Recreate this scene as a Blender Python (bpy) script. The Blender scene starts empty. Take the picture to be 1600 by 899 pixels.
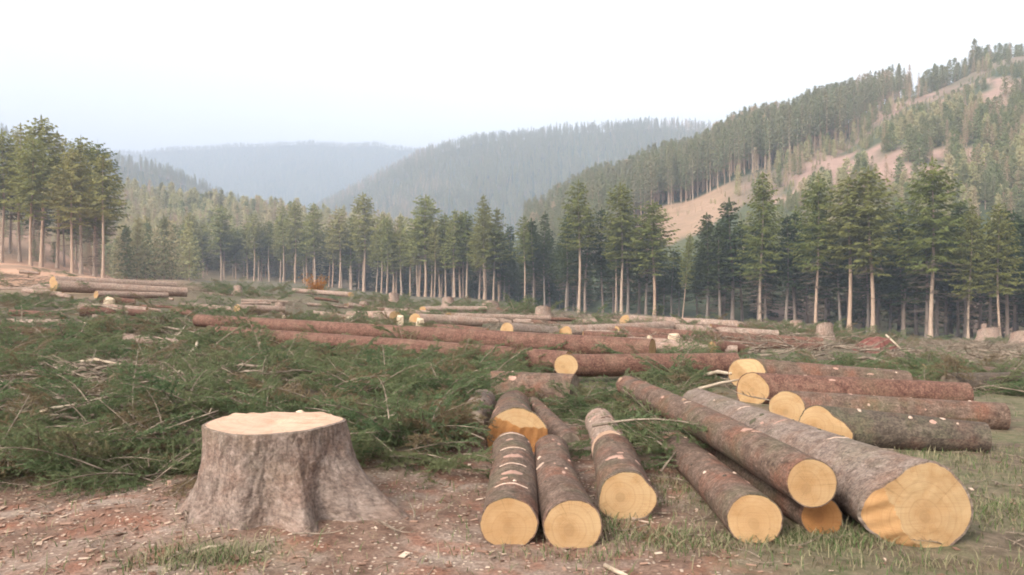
import bpy, math, random
import numpy as np
from mathutils import Vector, Matrix
R = math.radians
random.seed(7)
rng = np.random.default_rng(7)
C = bpy.context.scene.collection
sc = bpy.context.scene

# ------------------------------------------------------------------ camera, sky, sun, exposure
H, F, HY = 1.4, 1256.0, 455.0            # eye height, focal length and horizon row in pixels of the 1600-wide photograph
cam = bpy.data.cameras.new('camera'); cam_o = bpy.data.objects.new('camera', cam); C.objects.link(cam_o)
cam.sensor_width = 36; cam.lens = 36*F/1600; cam.clip_start = 0.05; cam.clip_end = 9000
cam_o.location = (0, 0, H); cam_o.rotation_euler = (R(90) + math.atan(5.5/F), 0, 0)
sc.camera = cam_o
SUN_EL, SUN_AZ = 36, -140                # azimuth clockwise from the view direction: sun behind the camera on the left
w = bpy.data.worlds.new('World'); sc.world = w; w.use_nodes = True
nt = w.node_tree; bg = nt.nodes['Background']
sky = nt.nodes.new('ShaderNodeTexSky'); sky.sky_type = 'NISHITA'; sky.sun_disc = False
sky.sun_elevation = R(SUN_EL); sky.sun_rotation = R(SUN_AZ); sky.air_density = 1.0; sky.dust_density = 6.0; sky.ozone_density = 1.0
veil = nt.nodes.new('ShaderNodeHueSaturation'); veil.inputs['Saturation'].default_value = 0.0; veil.inputs['Value'].default_value = 2.25
nt.links.new(sky.outputs[0], veil.inputs['Color']); nt.links.new(veil.outputs[0], bg.inputs['Color'])
bg.inputs['Strength'].default_value = 0.15
sun = bpy.data.lights.new('sun', 'SUN'); sun.energy = 1.5; sun.angle = R(10); sun.color = (1.0, 0.88, 0.70)
sun_o = bpy.data.objects.new('sun', sun); C.objects.link(sun_o)
d = Vector((math.sin(R(SUN_AZ))*math.cos(R(SUN_EL)), math.cos(R(SUN_AZ))*math.cos(R(SUN_EL)), math.sin(R(SUN_EL))))
sun_o.rotation_euler = d.to_track_quat('Z', 'Y').to_euler()
sc.view_settings.view_transform = 'Standard'; sc.view_settings.look = 'None'
sc.view_settings.exposure = 0.80; sc.view_settings.gamma = 1
sc.cycles.filter_width = 1.9
sc.cycles.volume_bounces = 1
HAZE_DENSITY = 0.00066
HAZE_COLOR = (0.485, 0.545, 0.655)

# ------------------------------------------------------------------ noise
def _hash(ix, iy, iz, s):
    with np.errstate(over='ignore'):
        h = (ix.astype(np.int64)*374761393 + iy.astype(np.int64)*668265263 + iz.astype(np.int64)*2147483647 + s*1274126177) & 0xFFFFFFFF
        h = ((h ^ (h >> 13))*1274126177) & 0xFFFFFFFF
        h = ((h ^ (h >> 16))*2246822519) & 0xFFFFFFFF
    return ((h ^ (h >> 15)) & 0xFFFFFF)/float(0xFFFFFF)
def vnoise(x, y, z=0.0, s=0):
    x, y, z = np.broadcast_arrays(np.asarray(x, float), np.asarray(y, float), np.asarray(z, float))
    ix, iy, iz = np.floor(x), np.floor(y), np.floor(z)
    fx, fy, fz = x-ix, y-iy, z-iz
    fx, fy, fz = (f*f*(3-2*f) for f in (fx, fy, fz))
    def c(a, b, e): return _hash(ix+a, iy+b, iz+e, s)
    def l(a, b, t): return a+(b-a)*t
    x00 = l(c(0,0,0), c(1,0,0), fx); x10 = l(c(0,1,0), c(1,1,0), fx)
    x01 = l(c(0,0,1), c(1,0,1), fx); x11 = l(c(0,1,1), c(1,1,1), fx)
    return l(l(x00, x10, fy), l(x01, x11, fy), fz)*2-1
def fbm(x, y, z=0.0, o=4, s=0):
    a, t, f = 0.5, 0.0, 1.0
    for k in range(o):
        t = t + a*vnoise(np.asarray(x)*f, np.asarray(y)*f, np.asarray(z)*f, s+k*17); a *= 0.5; f *= 2.03
    return t

# ------------------------------------------------------------------ heights (x, y, z in metres, camera over the origin looking along +y)
def table(us, ys, rows):
    us, ys, T = np.array(us, float), np.array(ys, float), np.array(rows, float)
    def f(u, Y):
        u = np.clip(u, us[0], us[-1]); Y = np.clip(Y, ys[0], ys[-1])
        i = np.clip(np.searchsorted(us, u, 'right')-1, 0, len(us)-2); j = np.clip(np.searchsorted(ys, Y, 'right')-1, 0, len(ys)-2)
        a = (u-us[i])/(us[i+1]-us[i]); b = (Y-ys[j])/(ys[j+1]-ys[j])
        a = a*a*(3-2*a)
        return (T[i, j]*(1-a)+T[i+1, j]*a)*(1-b) + (T[i, j+1]*(1-a)+T[i+1, j+1]*a)*b
    return f
GY = [0, 8, 14, 20, 40, 60, 80, 115, 150, 200, 270, 400, 800, 3500]
ground_tab = table([-700, 0, 200, 400, 700, 950, 1200, 1450, 2000], GY, [
    [0, 0, .2, .6, 2.2, 3.6, 5, 7.0, 9, 17, 27, 34, 10, 0],
    [0, 0, .15, .4, 1.5, 2.6, 3.5, 5.0, 6.7, 14.5, 23, 26, 5, 0],
    [0, 0, .12, .35, 1.2, 2.0, 2.4, 3.0, 3.6, 4.2, 5.5, 6, 0, 0],
    [0, 0, .08, .2, .6, 1.2, 1.6, 2.2, 2.8, 3.6, 4.6, 3, 0, 0],
    [0, 0, 0, 0, .1, .15, .1, .1, .0, -.2, -1.5, -4, -4, 0],
    [0, 0, 0, 0, -.1, -.6, -1.2, -2, -2.8, -4, -5, -6, -4, 0],
    [0, 0, 0, -.05, -.4, -1.3, -2.2, -3.6, -4.9, -6, -7, -7, -4, 0],
    [0, 0, -.05, -.3, -1.3, -2.5, -3.5, -5.4, -6.5, -7, -8, -8, -4, 0],
    [0, 0, -.1, -.5, -1.8, -3.0, -4.2, -6, -7, -8, -8, -8, -4, 0]])
def u_of(x, y): return 800 + F*np.asarray(x)/np.maximum(np.asarray(y), 0.6)
SX, SY = -1.47, 5.0                      # the stump
def brash_start(u): return np.interp(u, [-200, 250, 330, 560, 640, 676, 692, 915, 945, 1060, 1085, 1250, 1320, 1650, 2200], [5.5, 5.6, 5.9, 5.9, 6.1, 6.2, 8.3, 8.4, 6.3, 6.3, 9.6, 10.2, 11.8, 10.5, 10])
def brash_mask(x, y):
    u = u_of(x, y)
    st = brash_start(u) + 0.35*vnoise(np.asarray(x)*1.7, np.asarray(y)*1.7, 0, 5)
    return np.clip((np.asarray(y)-st)/0.7, 0, 1)
def ground_z(x, y):
    x, y = np.asarray(x, float), np.asarray(y, float)
    r = np.hypot(x, y)
    z = ground_tab(u_of(x, y), y)
    z = z + 0.016*fbm(x*3, y*3, 0, 4, 3)*np.clip(r/3, 0, 1) + 0.05*fbm(x*.8, y*.8, 0, 3, 9)*np.clip((r-3)/4, 0, 1)
    z = z + np.clip((r-12)/20, 0, 1)*0.30*fbm(x*.22, y*.22, 0, 4, 21)
    heap = brash_mask(x, y)*np.clip(1-(u_of(x, y)-640)/120, 0, 1)*np.clip((13.5-y)/4.5, 0, 1)
    z = z + heap*(0.10+0.16*vnoise(x*.55+3, y*.55, 0, 33)+.10*vnoise(x*1.7, y*1.7, 0, 34))
    ds = np.hypot((x-SX)/1.25, (y-SY+.15))
    z = z + 0.07*np.exp(-(ds/0.95)**2)
    return z
def gz(x, y): return float(ground_z(np.array([x]), np.array([y]))[0])
def at(px, py, z=0.0):
    Y = (H-z)*F/(py-HY); return ((px-800)/F*Y, Y)

# ------------------------------------------------------------------ mesh helpers
class MB:
    def __init__(s): s.v, s.f, s.uv, s.n = [], [], [], 0
    def add(s, V, Fc, UV=None):
        V = np.asarray(V, float); s.v.append(V); k = s.n
        s.f.extend([tuple(int(i)+k for i in f) for f in Fc]); s.n += len(V)
        s.uv.append(np.zeros((len(V), 2)) if UV is None else np.asarray(UV, float))
    def build(s, name, mat, parent=None, smooth=True, loc=None):
        me = mesh_of(name, np.concatenate(s.v), s.f, mat, np.concatenate(s.uv), smooth)
        return link(name, me, parent, loc)
def mesh_of(name, V, Fc, mat, uv=None, smooth=True):
    me = bpy.data.meshes.new(name)
    me.from_pydata(np.asarray(V).tolist(), [], [tuple(f) for f in Fc] if not isinstance(Fc, list) else Fc)
    if uv is not None:
        lay = me.uv_layers.new(name='UVMap')
        idx = np.empty(len(me.loops), np.int32); me.loops.foreach_get('vertex_index', idx)
        lay.data.foreach_set('uv', np.asarray(uv, np.float32)[idx].ravel())
    for m in (mat if isinstance(mat, (list, tuple)) else [mat]): me.materials.append(m)
    if smooth: me.polygons.foreach_set('use_smooth', np.ones(len(me.polygons), bool))
    me.update()
    return me
def link(name, me, parent=None, loc=None):
    o = bpy.data.objects.new(name, me); C.objects.link(o)
    if parent is not None: o.parent = parent
    if loc is not None: o.location = loc
    return o
def tag(o, label=None, cat=None, group=None, kind=None):
    if label: o['label'] = label
    if cat: o['category'] = cat
    if group: o['group'] = group
    if kind: o['kind'] = kind
    return o
def thing(name, loc, label, cat, group=None, rz=0.0):
    o = bpy.data.objects.new(name, None); C.objects.link(o); o.location = loc; o.rotation_euler = (0, 0, rz)
    o.empty_display_size = 0.2
    return tag(o, label, cat, group)
def copy_tree(o, parent=None):
    c = o.copy(); C.objects.link(c); c.parent = parent
    for ch in o.children: copy_tree(ch, c)
    return c
def frames(P):
    P = np.asarray(P, float); T = np.gradient(P, axis=0); T /= np.linalg.norm(T, axis=1)[:, None]
    up = np.array([0, 0, 1.0]) if abs(T[0, 2]) < .9 else np.array([1.0, 0, 0])
    A, B = [], []
    for t in T:
        a = np.cross(t, up); a /= np.linalg.norm(a); b = np.cross(a, t)
        A.append(a); B.append(b); up = b
    return T, np.array(A), np.array(B)
def tube(P, rad, n=6, tip=True):
    P = np.asarray(P, float); T, A, B = frames(P); rad = np.broadcast_to(rad, (len(P),))
    th = np.arange(n)*2*math.pi/n
    V = (P[:, None, :] + rad[:, None, None]*(np.cos(th)[None, :, None]*A[:, None, :] + np.sin(th)[None, :, None]*B[:, None, :])).reshape(-1, 3)
    Fc = [(i*n+j, i*n+(j+1) % n, (i+1)*n+(j+1) % n, (i+1)*n+j) for i in range(len(P)-1) for j in range(n)]
    if tip: Fc += [tuple(range(n-1, -1, -1)), tuple((len(P)-1)*n+j for j in range(n))]
    return V, Fc

# ------------------------------------------------------------------ materials
class NT:
    def __init__(s, name):
        s.m = bpy.data.materials.new(name); s.m.use_nodes = True; s.t = s.m.node_tree
        s.p = s.t.nodes['Principled BSDF']; s.p.inputs['Roughness'].default_value = .85
        s.p.inputs['Specular IOR Level'].default_value = .15
    def n(s, typ, props=None, **inp):
        o = s.t.nodes.new('ShaderNode'+typ)
        for k, v in (props or {}).items(): setattr(o, k, v)
        for k, v in inp.items():
            k = int(k[1:]) if k[0] == '_' and k[1:].isdigit() else k.replace('_', ' ')
            s.set(o.inputs[k], v)
        return o
    def set(s, sock, v):
        if isinstance(v, bpy.types.NodeSocket): s.t.links.new(v, sock)
        elif isinstance(v, bpy.types.Node): s.t.links.new(v.outputs[0], sock)
        else: sock.default_value = (*v, 1) if isinstance(v, tuple) and len(v) == 3 and sock.type == 'RGBA' else v
    def mix(s, f, a, b, blend='MIX'):
        o = s.t.nodes.new('ShaderNodeMix'); o.data_type = 'RGBA'; o.blend_type = blend
        s.set(o.inputs[0], f); s.set(o.inputs[6], a); s.set(o.inputs[7], b); return o.outputs[2]
    def ramp(s, f, a, b):
        return s.n('MapRange', {'clamp': True}, Value=f, From_Min=a, From_Max=b).outputs[0]
    def noise(s, vec, scale, detail=4, rough=.55, dist=0):
        return s.n('TexNoise', Vector=vec, Scale=scale, Detail=detail, Roughness=rough, Distortion=dist).outputs[0]
    def mul(s, a, b): return s.n('Math', {'operation': 'MULTIPLY'}, _0=a, _1=b).outputs[0]
    def addm(s, a, b): return s.n('Math', {'operation': 'ADD'}, _0=a, _1=b).outputs[0]
    def color(s, c): s.set(s.p.inputs['Base Color'], c)
    def bump(s, h, strength=.5, dist=.01):
        b = s.n('Bump', Strength=strength, Distance=dist, Height=h); s.t.links.new(b.outputs[0], s.p.inputs['Normal'])
def bark_mat(name, dark, light, tint, tint_amt, moss_amt, scale=1.0):
    t = NT(name); uv = t.n('UVMap').outputs[0]
    oi = t.n('ObjectInfo'); off = t.n('VectorMath', {'operation': 'MULTIPLY_ADD'}, _0=oi.outputs['Location'], _1=(1.3, 1.7, .5), _2=uv).outputs[0]
    st = t.n('Mapping', Vector=off); st.inputs['Scale'].default_value = (1.0, .55, 1.0)
    warp = t.n('TexNoise', Vector=off, Scale=9*scale, Detail=3)
    wv = t.n('VectorMath', {'operation': 'MULTIPLY_ADD'}, _0=warp.outputs[1], _1=(.06, .06, .06), _2=st.outputs[0]).outputs[0]
    vo = t.n('TexVoronoi', {'feature': 'DISTANCE_TO_EDGE'}, Vector=wv, Scale=26*scale).outputs['Distance']
    vc = t.n('TexVoronoi', Vector=wv, Scale=26*scale)
    big = t.noise(off, 3.2, 5, .6); fine = t.noise(off, 55*scale, 4, .65); mid = t.noise(off, 11, 4, .6)
    c = t.mix(t.ramp(mid, .35, .65), dark, light)
    c = t.mix(t.mul(t.n('SeparateColor', Color=vc.outputs['Color']).outputs[0], .22), c, tuple(min(1, k*1.6) for k in light))
    c = t.mix(t.mul(t.ramp(big, .48, .66), tint_amt), c, tint)
    c = t.mix(t.mul(t.ramp(t.noise(off, 1.7, 5, .65), .5, .68), moss_amt), c, (.10, .115, .055))
    c = t.mix(t.mul(t.mul(t.ramp(vo, .06, .0), t.ramp(t.noise(off, 5, 3, .6), .45, .7)), .55), c, tuple(k*.5 for k in dark))
    stk = t.n('Mapping', Vector=off); stk.inputs['Scale'].default_value = (14, 2.2, 1)
    c = t.mix(t.mul(t.ramp(t.noise(stk.outputs[0], 2.2, 5, .65), .48, .72), .5), c, tuple(k*.55 for k in dark))
    c = t.mix(t.ramp(fine, .28, .62), t.mix(.62, c, (0, 0, 0), 'MIX'), c)
    c = t.mix(t.mul(t.ramp(t.noise(off, 26, 4, .7), .54, .7), .55), c, tuple(min(1, k*1.5) for k in light))
    t.color(c)
    t.bump(t.addm(t.mul(t.ramp(vo, 0, .22), .35), t.addm(t.mul(mid, .8), t.mul(fine, .8))), .7, .008)
    return t.m
def wood_mat(name, heart, sap, edge, ring=1.0):
    t = NT(name); uv = t.n('UVMap').outputs[0]
    oi = t.n('ObjectInfo')
    off = t.n('VectorMath', {'operation': 'MULTIPLY_ADD'}, _0=oi.outputs['Location'], _1=(3.3, 2.7, .5), _2=uv).outputs[0]
    nz = t.n('TexNoise', Vector=off, Scale=7.0, Detail=3)
    wv = t.n('VectorMath', {'operation': 'MULTIPLY_ADD'}, _0=nz.outputs[1], _1=(.035, .035, 0), _2=uv).outputs[0]
    ln = t.n('VectorMath', {'operation': 'LENGTH'}, _0=wv).outputs['Value']
    rad = t.n('VectorMath', {'operation': 'LENGTH'}, _0=uv).outputs['Value']
    rg = t.noise(t.n('CombineXYZ', X=ln).outputs[0], 62, 3, .75)
    big = t.noise(off, 9, 4, .6)
    c = t.mix(t.ramp(t.addm(ln, t.mul(big, .05)), .06, .17), heart, sap)
    c = t.mix(t.mul(t.ramp(big, .45, .72), .55), c, edge)
    c = t.mix(t.mul(t.ramp(rg, .48, .66), 0.42*ring), c, tuple(k*.5 for k in heart))
    c = t.mix(t.mul(t.ramp(ln, .05, .0), .45), c, tuple(k*.45 for k in heart))
    c = t.mix(t.mul(t.n('ObjectInfo').outputs['Random'], .35), c, edge)
    c = t.mix(t.mul(t.ramp(t.noise(off, 4.5, 5, .65), .52, .68), .4), c, tuple(k*.75 for k in edge))
    st = t.n('Mapping', Vector=off); st.inputs['Scale'].default_value = (4, 90, 1); st.inputs['Rotation'].default_value = (0, 0, .5)
    saw = t.noise(st.outputs[0], 1.4, 3, .6)
    c = t.mix(t.mul(t.ramp(saw, .5, .75), .28), c, tuple(k*.6 for k in edge))
    sp = t.n('SeparateXYZ', Vector=uv); an = t.n('Math', {'operation': 'ARCTAN2'}, _0=sp.outputs[1], _1=sp.outputs[0]).outputs[0]
    ck = t.noise(t.n('CombineXYZ', X=an, Y=t.n('VectorMath', {'operation': 'MULTIPLY'}, _0=oi.outputs['Location'], _1=(5, 5, 5)).outputs[0]).outputs[0], 7, 2, .7)
    ckm = t.mul(t.n('MapRange', {'clamp': True}, Value=t.n('Math', {'operation': 'ABSOLUTE'}, _0=t.addm(ck, -.5)).outputs[0], From_Min=.012, From_Max=.0).outputs[0], t.ramp(big, .42, .6))
    c = t.mix(t.mul(ckm, .55), c, tuple(k*.35 for k in heart))
    c = t.mix(t.mul(t.ramp(t.noise(off, 2.6, 4, .6), .5, .7), .45), c, tuple(k*.8 for k in edge))
    t.color(c); t.bump(t.addm(saw, t.mul(rg, .4)), .35, .004)
    return t.m
M = {}
M['bark_brown'] = bark_mat('bark_brown', (.09, .054, .037), (.178, .118, .086), (.22, .092, .056), .7, .45)
M['bark_grey'] = bark_mat('bark_grey', (.145, .097, .074), (.265, .198, .158), (.24, .135, .09), .55, .25)
M['bark_red'] = bark_mat('bark_red', (.10, .046, .032), (.18, .092, .064), (.225, .135, .092), .55, .2, .8)
M['bark_dark'] = bark_mat('bark_dark', (.060, .044, .032), (.12, .09, .066), (.14, .065, .045), .5, .6)
M['bark_far'] = bark_mat('bark_far', (.21, .135, .10), (.36, .26, .20), (.33, .19, .13), .6, .2)
M['wood'] = wood_mat('cut_wood', (.36, .222, .108), (.385, .252, .128), (.335, .178, .072))
M['wood_pale'] = wood_mat('pale_cut_wood', (.455, .295, .205), (.485, .325, .23), (.41, .245, .155), 1.2)
M['wood_orange'] = wood_mat('orange_cut_wood', (.37, .165, .055), (.41, .20, .075), (.30, .12, .04))
M['wood_stained'] = wood_mat('stained_cut_wood', (.39, .21, .088), (.41, .235, .105), (.34, .16, .06))
def simple(name, a, b, scale=6.0, rough=.85, coord='Object'):
    t = NT(name); tc = t.n('TexCoord').outputs[coord]
    t.color(t.mix(t.ramp(t.noise(tc, scale, 4), .35, .65), a, b)); t.p.inputs['Roughness'].default_value = rough
    return t.m
M['raw_wood'] = simple('raw_wood', (.46, .33, .21), (.62, .48, .34), 20)
M['scar'] = simple('scraped_bark', (.38, .25, .18), (.52, .38, .29), 30)
M['scar_red'] = simple('scraped_inner_bark', (.30, .165, .12), (.38, .235, .175), 30)
M['stick'] = simple('stick_bark', (.11, .08, .057), (.27, .205, .15), 9)
M['stick_pale'] = simple('pale_stick', (.30, .22, .15), (.46, .36, .26), 9)
def foliage(name, a, b, c2, vary=.5, brown=None, brown_amt=0.0):
    t = NT(name); oi = t.n('ObjectInfo'); tc = t.n('TexCoord').outputs['Object']
    col = t.mix(t.ramp(t.noise(tc, .8, 4, .6), .35, .65), a, b)
    col = t.mix(t.mul(oi.outputs['Random'], vary), col, c2)
    if brown: col = t.mix(t.mul(t.ramp(t.noise(tc, .5, 5, .7), .5, .68), brown_amt), col, brown)
    if name == 'cut_spruce_needles': col = t.mix(t.mul(t.ramp(oi.outputs['Random'], .80, .86), .8), col, t.mix(t.noise(tc, 6, 3), (.14, .085, .045), (.26, .18, .11)))
    t.color(col); t.p.inputs['Roughness'].default_value = .7
    tr = t.n('BsdfTranslucent', Color=col); mx = t.n('MixShader', _0=.42, _1=t.p.outputs[0], _2=tr.outputs[0])
    t.t.links.new(mx.outputs[0], t.t.nodes['Material Output'].inputs[0])
    return t.m
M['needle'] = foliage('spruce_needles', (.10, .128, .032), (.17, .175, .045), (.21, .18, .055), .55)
M['needle_deep'] = foliage('shaded_spruce_needles', (.036, .058, .018), (.066, .082, .024), (.08, .085, .026), .5)  # dark copy of the needles, forest interior shade painted into the colour
M['needle_far'] = foliage('hill_spruce_needles', (.18, .205, .105), (.25, .255, .14), (.30, .255, .16), .7)  # lightened green, part of the hillside haze is painted into the colour
M['needle_young'] = foliage('young_spruce_needles', (.17, .205, .095), (.25, .26, .125), (.31, .265, .15), .6)
M['needle_pale'] = foliage('pale_spring_foliage', (.33, .33, .15), (.44, .40, .21), (.50, .40, .25), .7)  # yellow-green young foliage, paled further to paint in the left valley haze
M['needle_sun'] = foliage('sunlit_spruce_needles', (.18, .195, .055), (.25, .24, .075), (.29, .24, .09), .6)  # lighter copy of the needles, bright haze at the left painted into the colour
M['larch'] = foliage('bare_larch_twigs', (.38, .265, .18), (.45, .325, .225), (.43, .35, .21), .6)
M['brash'] = foliage('cut_spruce_needles', (.072, .12, .052), (.14, .18, .08), (.19, .19, .09), .8, (.17, .12, .065), .30)
M['dead'] = foliage('dead_branch_wood', (.13, .095, .07), (.20, .15, .11), (.22, .15, .10), .5)
M['rust'] = foliage('rusty_bush_leaves', (.45, .20, .06), (.55, .28, .08), (.40, .16, .06), .5)
M['trunk'] = None
def trunk_mat(name, a, b, c2):
    t = NT(name); oi = t.n('ObjectInfo'); tc = t.n('TexCoord').outputs['Object']
    st = t.n('Mapping', Vector=tc); st.inputs['Scale'].default_value = (6, 6, 1.0)
    col = t.mix(t.ramp(t.noise(st.outputs[0], 1.3, 5, .65), .35, .65), a, b)
    t.color(t.mix(t.mul(oi.outputs['Random'], .7), col, c2)); return t.m
M['trunk'] = trunk_mat('spruce_trunk_bark', (.26, .185, .13), (.43, .32, .235), (.36, .22, .14))
M['trunk_dim'] = trunk_mat('forest_trunk_bark', (.17, .13, .105), (.27, .215, .17), (.22, .15, .11))  # dark copy of the trunk bark, shade among the trees painted in

# ------------------------------------------------------------------ ground sheet
def ground_mat():
    t = NT('ground_cover'); tc = t.n('TexCoord').outputs['Object']
    cov = t.n('Attribute', {'attribute_name': 'cover'}); cs = t.n('SeparateColor', Color=cov.outputs['Color'])
    n1 = t.noise(tc, 1.6, 6, .62); n2 = t.noise(tc, 9, 6, .65); n3 = t.noise(tc, 45, 4, .65); n4 = t.noise(tc, .35, 4, .6)
    soil = t.mix(t.ramp(n2, .38, .62), (.135, .076, .051), (.25, .155, .11))
    soil = t.mix(t.mul(t.ramp(n1, .45, .62), .75), soil, (.36, .275, .215))
    soil = t.mix(t.mul(t.ramp(t.noise(tc, 3.1, 5, .6), .5, .66), .8), soil, (.27, .115, .07))
    soil = t.mix(t.ramp(n3, .62, .36), soil, t.mix(.6, soil, (.06, .035, .025)))
    vz = t.n('TexVoronoi', Vector=tc, Scale=34.0)
    flake = t.mul(t.ramp(t.n('SeparateColor', Color=vz.outputs['Color']).outputs[0], .80, .83), t.ramp(vz.outputs['Distance'], .40, .30))
    soil = t.mix(t.mul(flake, .75), soil, (.52, .40, .30))
    lit = t.mix(t.ramp(n2, .35, .65), (.060, .046, .030), (.15, .11, .075))
    lit = t.mix(t.mul(t.ramp(n1, .45, .65), .7), lit, (.075, .085, .036))
    grn = t.mix(t.ramp(n2, .35, .65), (.075, .08, .033), (.19, .15, .095))
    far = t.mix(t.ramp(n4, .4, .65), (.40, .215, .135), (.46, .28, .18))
    c = t.mix(cs.outputs[0], lit, soil)
    c = t.mix(t.mul(cs.outputs[1], t.ramp(n1, .36, .56)), c, grn)
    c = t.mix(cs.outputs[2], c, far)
    t.color(c); t.bump(t.addm(t.mul(n2, .6), t.addm(t.mul(n3, .5), t.mul(flake, .25))), .8, .03)
    return t.m
M['ground'] = ground_mat()
def build_ground():
    a_in = np.linspace(-42, 42, 430); a_out = np.linspace(42, 318, 93)[1:-1]
    ang = np.concatenate([a_in, a_out])*math.pi/180
    ds = [0.35]
    while ds[-1] < 3600: ds.append(ds[-1]*(1.16 if ds[-1] < 2.6 else 1.0085 if ds[-1] < 13 else 1.03 if ds[-1] < 70 else 1.09))
    ds = np.array(ds); n, m = len(ang), len(ds)
    D, A = np.meshgrid(ds, ang, indexing='ij')
    X, Y = D*np.sin(A), D*np.cos(A)
    Z = ground_z(X, Y)
    V = np.stack([X, Y, Z], -1).reshape(-1, 3)
    V = np.vstack([V, [[0, 0, 0]]])
    i, j = np.meshgrid(np.arange(m-1), np.arange(n), indexing='ij'); j2 = (j+1) % n
    Q = np.stack([i*n+j, i*n+j2, (i+1)*n+j2, (i+1)*n+j], -1).reshape(-1, 4)
    Fc = Q.tolist() + [(m*n, (k+1) % n, k) for k in range(n)]
    me = mesh_of('ground', V, Fc, M['ground'])
    x, y = V[:, 0], V[:, 1]; u = u_of(x, y)
    bm_ = brash_mask(x, y)
    soil = (1-bm_)*np.clip(1.05-(u-1000)/260 + .5*vnoise(x*1.2, y*1.2, 0, 61), 0.15, 1)
    green = np.clip((u-980)/260, 0, 1)*(1-.4*bm_)*np.clip(.75+.5*vnoise(x*.9, y*.9, 0, 71), 0, 1)
    green = np.maximum(green, .8*np.exp(-(((x+1.48)/.32)**2+((y-4.15)/.16)**2)))
    green = np.maximum(green, np.clip((y-14)/10, 0, 1)*np.clip(.3+.7*vnoise(x*.15, y*.15, 0, 75), 0, .8))
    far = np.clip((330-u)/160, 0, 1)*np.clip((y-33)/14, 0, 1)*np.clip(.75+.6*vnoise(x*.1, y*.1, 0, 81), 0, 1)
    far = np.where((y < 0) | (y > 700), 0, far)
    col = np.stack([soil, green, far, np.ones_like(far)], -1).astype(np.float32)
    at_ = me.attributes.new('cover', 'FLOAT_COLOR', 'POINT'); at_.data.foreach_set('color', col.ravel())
    return tag(link('ground', me), 'reddish brown forest soil with litter, moss and grass across the felled clearing', None, None, 'structure')
build_ground()

# ------------------------------------------------------------------ hills
def hill_mat(name, a, b, pink, scale=.02):
    t = NT(name); tc = t.n('TexCoord').outputs['Object']
    cov = t.n('Attribute', {'attribute_name': 'cover'}); cs = t.n('SeparateColor', Color=cov.outputs['Color'])
    c = t.mix(t.ramp(t.noise(tc, scale, 6, .65), .35, .65), a, b)
    p = t.mix(t.ramp(t.noise(tc, .06, 6, .65), .35, .65), pink, tuple(k*.75 for k in pink))
    c = t.mix(cs.outputs[0], c, p); c = t.mix(cs.outputs[1], c, t.mix(t.ramp(t.noise(tc, .15, 5, .6), .4, .6), (.29, .185, .12), (.245, .16, .10)))
    t.color(c); t.bump(t.noise(tc, .25, 5, .6), .6, 1.0)
    return t.m
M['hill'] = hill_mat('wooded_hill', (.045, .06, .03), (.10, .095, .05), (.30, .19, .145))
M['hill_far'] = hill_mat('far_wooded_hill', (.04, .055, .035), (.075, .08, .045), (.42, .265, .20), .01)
def build_hill(name, label, zf, us, Ys, mat, cover=None):
    U, Y = np.meshgrid(us, Ys, indexing='ij'); X = (U-800)/F*Y; Z = zf(U, Y)
    n, m = U.shape; V = np.stack([X, Y, Z], -1).reshape(-1, 3)
    i, j = np.meshgrid(np.arange(n-1), np.arange(m-1), indexing='ij')
    Q = np.stack([i*m+j, (i+1)*m+j, (i+1)*m+j+1, i*m+j+1], -1).reshape(-1, 4).tolist()
    me = mesh_of(name, V, Q, mat)
    col = np.zeros((n*m, 4), np.float32); col[:, 3] = 1
    if cover is not None:
        p, o = cover(U, Y, X); col[:, 0] = p.ravel(); col[:, 1] = o.ravel()
    at_ = me.attributes.new('cover', 'FLOAT_COLOR', 'POINT'); at_.data.foreach_set('color', col.ravel())
    return tag(link(name, me), label, None, None, 'structure')
def pz(y, Y): return H + (HY-y)/F*Y
hc_tab = table([600, 800, 950, 1050, 1200, 1300, 1420, 1600, 2000, 2700], [150, 200, 240, 280, 330, 380, 450, 600, 900], [
    [-20, -18, -14, -10, -6, -2, 2, 4, -10], [-14, -8, -4, 4, 13, 22, 30, 34, 0], [-12, -2, 8, 19, 32, 42, 50, 55, 10],
    [-10, 8, 20, 31, 42, 52, 62, 68, 20], [-10, 15, 28, 42.5, 57, 70, 80, 85, 30], [-10, 20, 35, 49.5, 65, 79, 88, 92, 40],
    [-10, 24, 41, 59, 80, 93, 102, 106, 50], [-10, 27, 46, 66, 90, 113, 122, 125, 60], [-10, 30, 50, 72, 98, 124, 145, 150, 80], [-10, 34, 55, 78, 105, 132, 155, 165, 90]])
def hill_c(u, Y):
    x = (np.asarray(u)-800)/F*Y
    return hc_tab(u, Y) + 1.2*fbm(x*.03, np.asarray(Y)*.03, 0, 4, 12)
strip_lo = lambda u: np.interp(u, [980, 1050, 1150, 1200, 1300, 1420, 1600, 2000], [232, 228, 240, 248, 272, 322, 368, 395])
strip_hi = lambda u: np.interp(u, [980, 1050, 1200, 1300, 1420, 1600, 2000], [276, 279, 281, 288, 346, 390, 410])
def cover_c(U, Y, X):
    s = ((Y > strip_lo(U)-3) & (Y < strip_hi(U)+6) & (U > 960)).astype(float)
    s = s*np.clip(.62+.9*fbm(X*.05, Y*.05, 0, 4, 46), .25, 1)
    o = (s > 0)*np.clip((1165-U)/45, 0, 1)
    gap = np.clip((fbm(X*.075, Y*.075, 0, 4, 44)-.10)*7, 0, 1)*(U > 1200)*(Y < strip_lo(U))
    return np.maximum(s, gap), o
build_hill('hill', 'steep right hill with pale felled strip between plantations', hill_c, np.linspace(600, 2700, 150), np.linspace(150, 900, 120), M['hill'], cover_c)
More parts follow.
